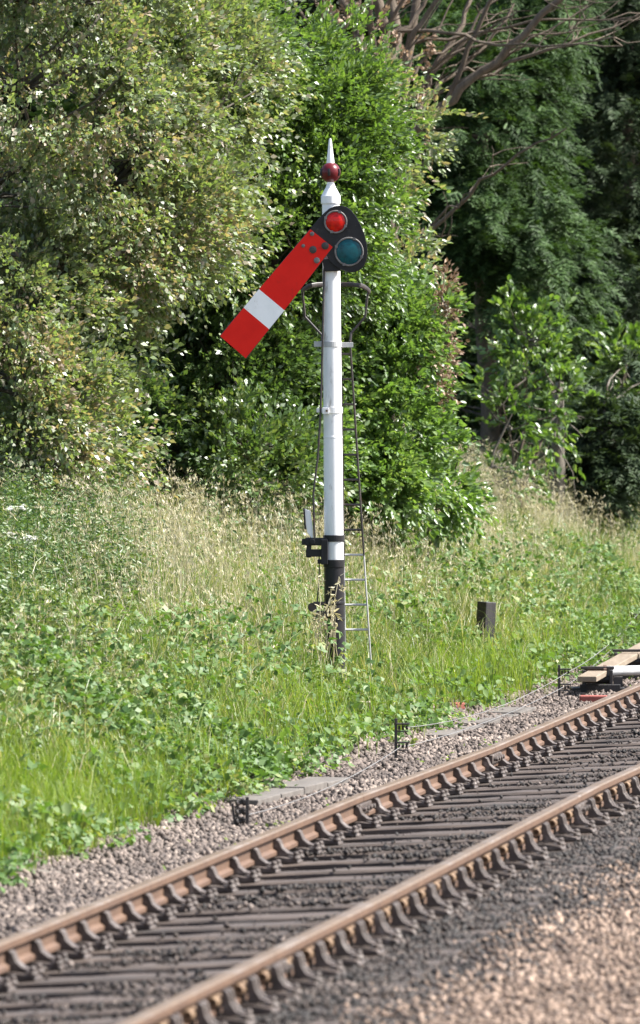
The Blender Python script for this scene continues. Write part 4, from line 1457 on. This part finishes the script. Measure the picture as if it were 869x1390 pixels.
cover('brambles', 'bramble leaves sprawling down the bank to the ballast', 150000, 1.1, 5.5, -2, 52, bprob,
      lambda d, s: (0.10 + 0.24 * np.clip((d - 1.1) / 0.8, 0, 1)) * np.clip(1 + 1.0 * wob(d, s, 2.6, 7), 0.15, 2) + 0.03, 0.058, 0.040, M['bramble'], triple=True)
cover('bindweed', 'pale broad leaves of low weeds scattered among the brambles', 60000, 1.25, 4.5, 2, 50, lambda d, s: edge(d, s) * np.clip(wob(d, s, 1.6, 14) * 1.6 - 0.15, 0, 1) * np.clip((4.5 - d) / 1.0, 0, 1),
      lambda d, s: 0.12 + 0.22 * np.clip(0.5 + wob(d, s, 2.4, 3), 0, 1.4), 0.066, 0.05, M['bind'])
d, s, x, y = scatter(150000, 1.3, 4.6, 0, 55, 0.3)
k = rng.uniform(size=len(d)) < np.clip(wob(d, s, 2.3, 17) * 1.8 - 0.75, 0, 0.8) * edge(d, s)
d, s, x, y = d[k], s[k], x[k], y[k]
blades('grass_tufts', 'taller fresh grass tufts growing up through the brambles', d, s, x, y, rng.uniform(0.2, 0.62, len(d)), rng.uniform(0.005, 0.010, len(d)), 0.4, M['lush'])
# taller weeds with upright stems
d, s, x, y = scatter(40000, 2.0, 8.0, 2, 62, 0.3)
xi = CXP + FPX * x / y
wl = np.where(xi < 60 + 110 * dens(d, s, 1.6, 2), 0.6, np.clip(dens(d, s, 1.1, 12) * 2.4 - 0.9, 0.03, 1)) * np.where(xi < 200, 1.3, 0.6) * np.clip((d - 2.2) / 1.6, 0.1, 1) * np.where(d > 4.3, 1.0, np.where(xi < 200, 1.2, 0.35))
k = rng.uniform(size=len(d)) < wl * 0.62
d, s, x, y = d[k], s[k], x[k], y[k]
m = len(d)
hs = rng.uniform(0.40, 1.05, m) * np.clip(0.55 + (d - 2.2) / 4, 0.5, 1)
blades('weed_stems', 'upright stems of tall weeds under the trees', d, s, x, y, hs, np.full(m, 0.008), 0.12, M['weed'])
per = 34
ci = np.repeat(np.arange(m), per)
t = np.tile(np.linspace(0.15, 1.0, per), m)
n = m * per
an = rng.uniform(0, 2 * PI, n)
o_ = np.stack([np.cos(an), np.sin(an), np.zeros(n)], 1)
b = np.stack([x, y, gz(d, s)], 1)[ci] + np.stack([np.zeros(n), np.zeros(n), t * hs[ci]], 1) + np.array([-0.02, -0.02, 0]) * t[:, None]
l = (0.085 * (1.15 - 0.75 * t)) * rng.uniform(0.7, 1.3, n)
v, f = leaf_arrays(b, o_ + np.stack([0 * t, 0 * t, rng.uniform(-0.8, 0.7, n)], 1), np.array([0, -0.2, 0.7]) + rdir(n) * 0.8, l, l * 0.42, 0.1)
tag(np_mesh('weed_leaves', v, [f], M['weed']), 'dull green leaves of tall weeds under the trees', kind='stuff')
print('weeds', m)
# sprigs rooted in the shoulder ballast
cover('sprigs', 'small green sprigs rooted in the ballast', 22000, 0.45, 1.4, 0, 34, lambda d, s: np.clip(wob(d, s, 3.0, 8) * 3 - 1.2, 0, 1) * np.clip((d - 0.3) / 0.9, 0.15, 1), lambda d, s: 0.05 + 0 * d, 0.035, 0.022, M['lush'])

# cow parsley heads at the left edge
for q, (px, py, Y, lb) in enumerate(((22, 690, 53.0, 'highest white flowered cow parsley at the left edge under the hawthorn'), (8, 727, 52.0, 'leftmost white flowered cow parsley, cut by the left edge'), (33, 731, 52.4, 'lower white flowered cow parsley right of the other two'))):
    top = P(px, py, Y)
    _d, _s = ds(top.x, top.y)
    g = Vector((top.x + 0.03, top.y, float(gz(_d, _s))))
    r = empty('cow_parsley', g, lb, 'wildflower', 'white umbels at the left edge')
    segs = [(crooked(g, top - Vector((0, 0, 0.07)), 4, 0.02), [0.007, 0.006, 0.005, 0.005, 0.004])]
    cs = []
    for j in range(13):
        e = top + Vector((random.uniform(-0.085, 0.085), random.uniform(-0.085, 0.085), random.uniform(-0.012, 0.022)))
        segs.append(([top - Vector((0, 0, 0.07)), e], [0.003, 0.002]))
        cs.append(e)
    sticks('stem', segs, M['weed'], r, g, 5)
    cs = np.array(cs)
    n = len(cs) * 26
    c = cs[np.repeat(np.arange(len(cs)), 26)] + rdir(n) * np.array([0.018, 0.018, 0.006]) * rng.uniform(0.2, 1, n)[:, None]
    l = rng.uniform(0.008, 0.014, n)
    v, f = leaf_arrays(c, rdir(n) * np.array([1, 1, 0.3]), np.array([0, 0, 1.0]) + rdir(n) * 0.4, l, l * 0.9, 0.1)
    np_mesh('flower_head', v - np.array(g), [f], M['umbel'], r)
    n = 60
    t = rng.uniform(0.2, 0.75, n)
    c = np.array(g)[None] + (np.array(top) - np.array(g))[None] * t[:, None]
    l = rng.uniform(0.06, 0.12, n)
    v, f = leaf_arrays(c, rdir(n) * np.array([1, 1, 0.4]), np.array([0, 0, 1.0]) + rdir(n) * 0.3, l, l * 0.35, 0.1)
    np_mesh('leaves', v - np.array(g), [f], M['weed'], r)

# dry grass tuft leaning over the foot of the signal
g = P(446, 905, 55.4)
_d, _s = ds(g.x, g.y)
g.z = float(gz(_d, _s))
r = empty('dry_grass_tuft', g, 'tuft of tall dry grass leaning across the black foot of the signal post', 'grass tuft')
segs = []
cs = []
for j in range(13):
    e = P(random.uniform(428, 462), random.uniform(770, 850), 55.4 + random.uniform(-0.1, 0.1))
    pts = crooked(g + Vector((random.uniform(-0.06, 0.06), random.uniform(-0.05, 0.05), 0)), e, 5, 0.02)
    segs.append((pts, [0.004, 0.0038, 0.0035, 0.003, 0.0025, 0.002]))
    cs.append(e)
sticks('stalks', segs, M['straw'], r, g, 4)
cs = np.array(cs)
n = len(cs) * 10
ci = np.repeat(np.arange(len(cs)), 10)
c = cs[ci] + np.stack([rng.normal(scale=0.02, size=n), rng.normal(scale=0.02, size=n), rng.uniform(-0.10, 0.02, n)], 1)
l = rng.uniform(0.04, 0.08, n)
v, f = leaf_arrays(c, rdir(n) + np.array([0.3, 0, -0.3]), rdir(n), l, l * 0.22, 0.1)
tag(np_mesh('seed_heads', v - np.array(g), [f], M['straw'], r), kind='stuff')

# ------------------------------------------------------------------ light, sky, camera
w = bpy.data.worlds.new('World')
S.world = w
w.use_nodes = True
nt = w.node_tree
bg = nt.nodes.get('Background') or nt.nodes.new('ShaderNodeBackground')
sky = nt.nodes.new('ShaderNodeTexSky')
sky.sky_type = 'NISHITA'
sky.sun_disc = False
AZ_, EL_ = math.radians(90), math.radians(50)
sky.sun_elevation = EL_
sky.sun_rotation = AZ_
sky.air_density = 1.0
sky.dust_density = 3.0
nt.links.new(sky.outputs[0], bg.inputs[0])
bg.inputs[1].default_value = 0.105
sun = bpy.data.lights.new('sun', 'SUN')
sun.energy = 5.0
sun.angle = math.radians(0.53)
sun.color = (1.0, 0.97, 0.92)
so = bpy.data.objects.new('sun', sun)
COL.objects.link(so)
sv_ = Vector((math.sin(AZ_) * math.cos(EL_), math.cos(AZ_) * math.cos(EL_), math.sin(EL_)))
so.rotation_euler = sv_.to_track_quat('Z', 'Y').to_euler()
so.location = (20, 40, 30)

cam = bpy.data.cameras.new('camera')
cam.sensor_fit = 'HORIZONTAL'
cam.sensor_width = 36.0
cam.lens = FPX / 869.0 * 36.0
cam.shift_y = -(695.0 - HYP) / 869.0
cam.clip_start = 0.5
cam.clip_end = 5000
cam.dof.use_dof = True
cam.dof.focus_distance = 56.5
cam.dof.aperture_fstop = 8.0
co = bpy.data.objects.new('camera', cam)
COL.objects.link(co)
co.location = (0, 0, ZC)
co.rotation_euler = (math.radians(90), 0, 0)
S.camera = co
S.view_settings.view_transform = 'Standard'
S.view_settings.look = 'None'
S.view_settings.gamma = 1.0
S.view_settings.exposure = 1.5
S.view_settings.use_curve_mapping = False
S.cycles.max_bounces = 8
S.cycles.transmission_bounces = 4
S.cycles.transparent_max_bounces = 8
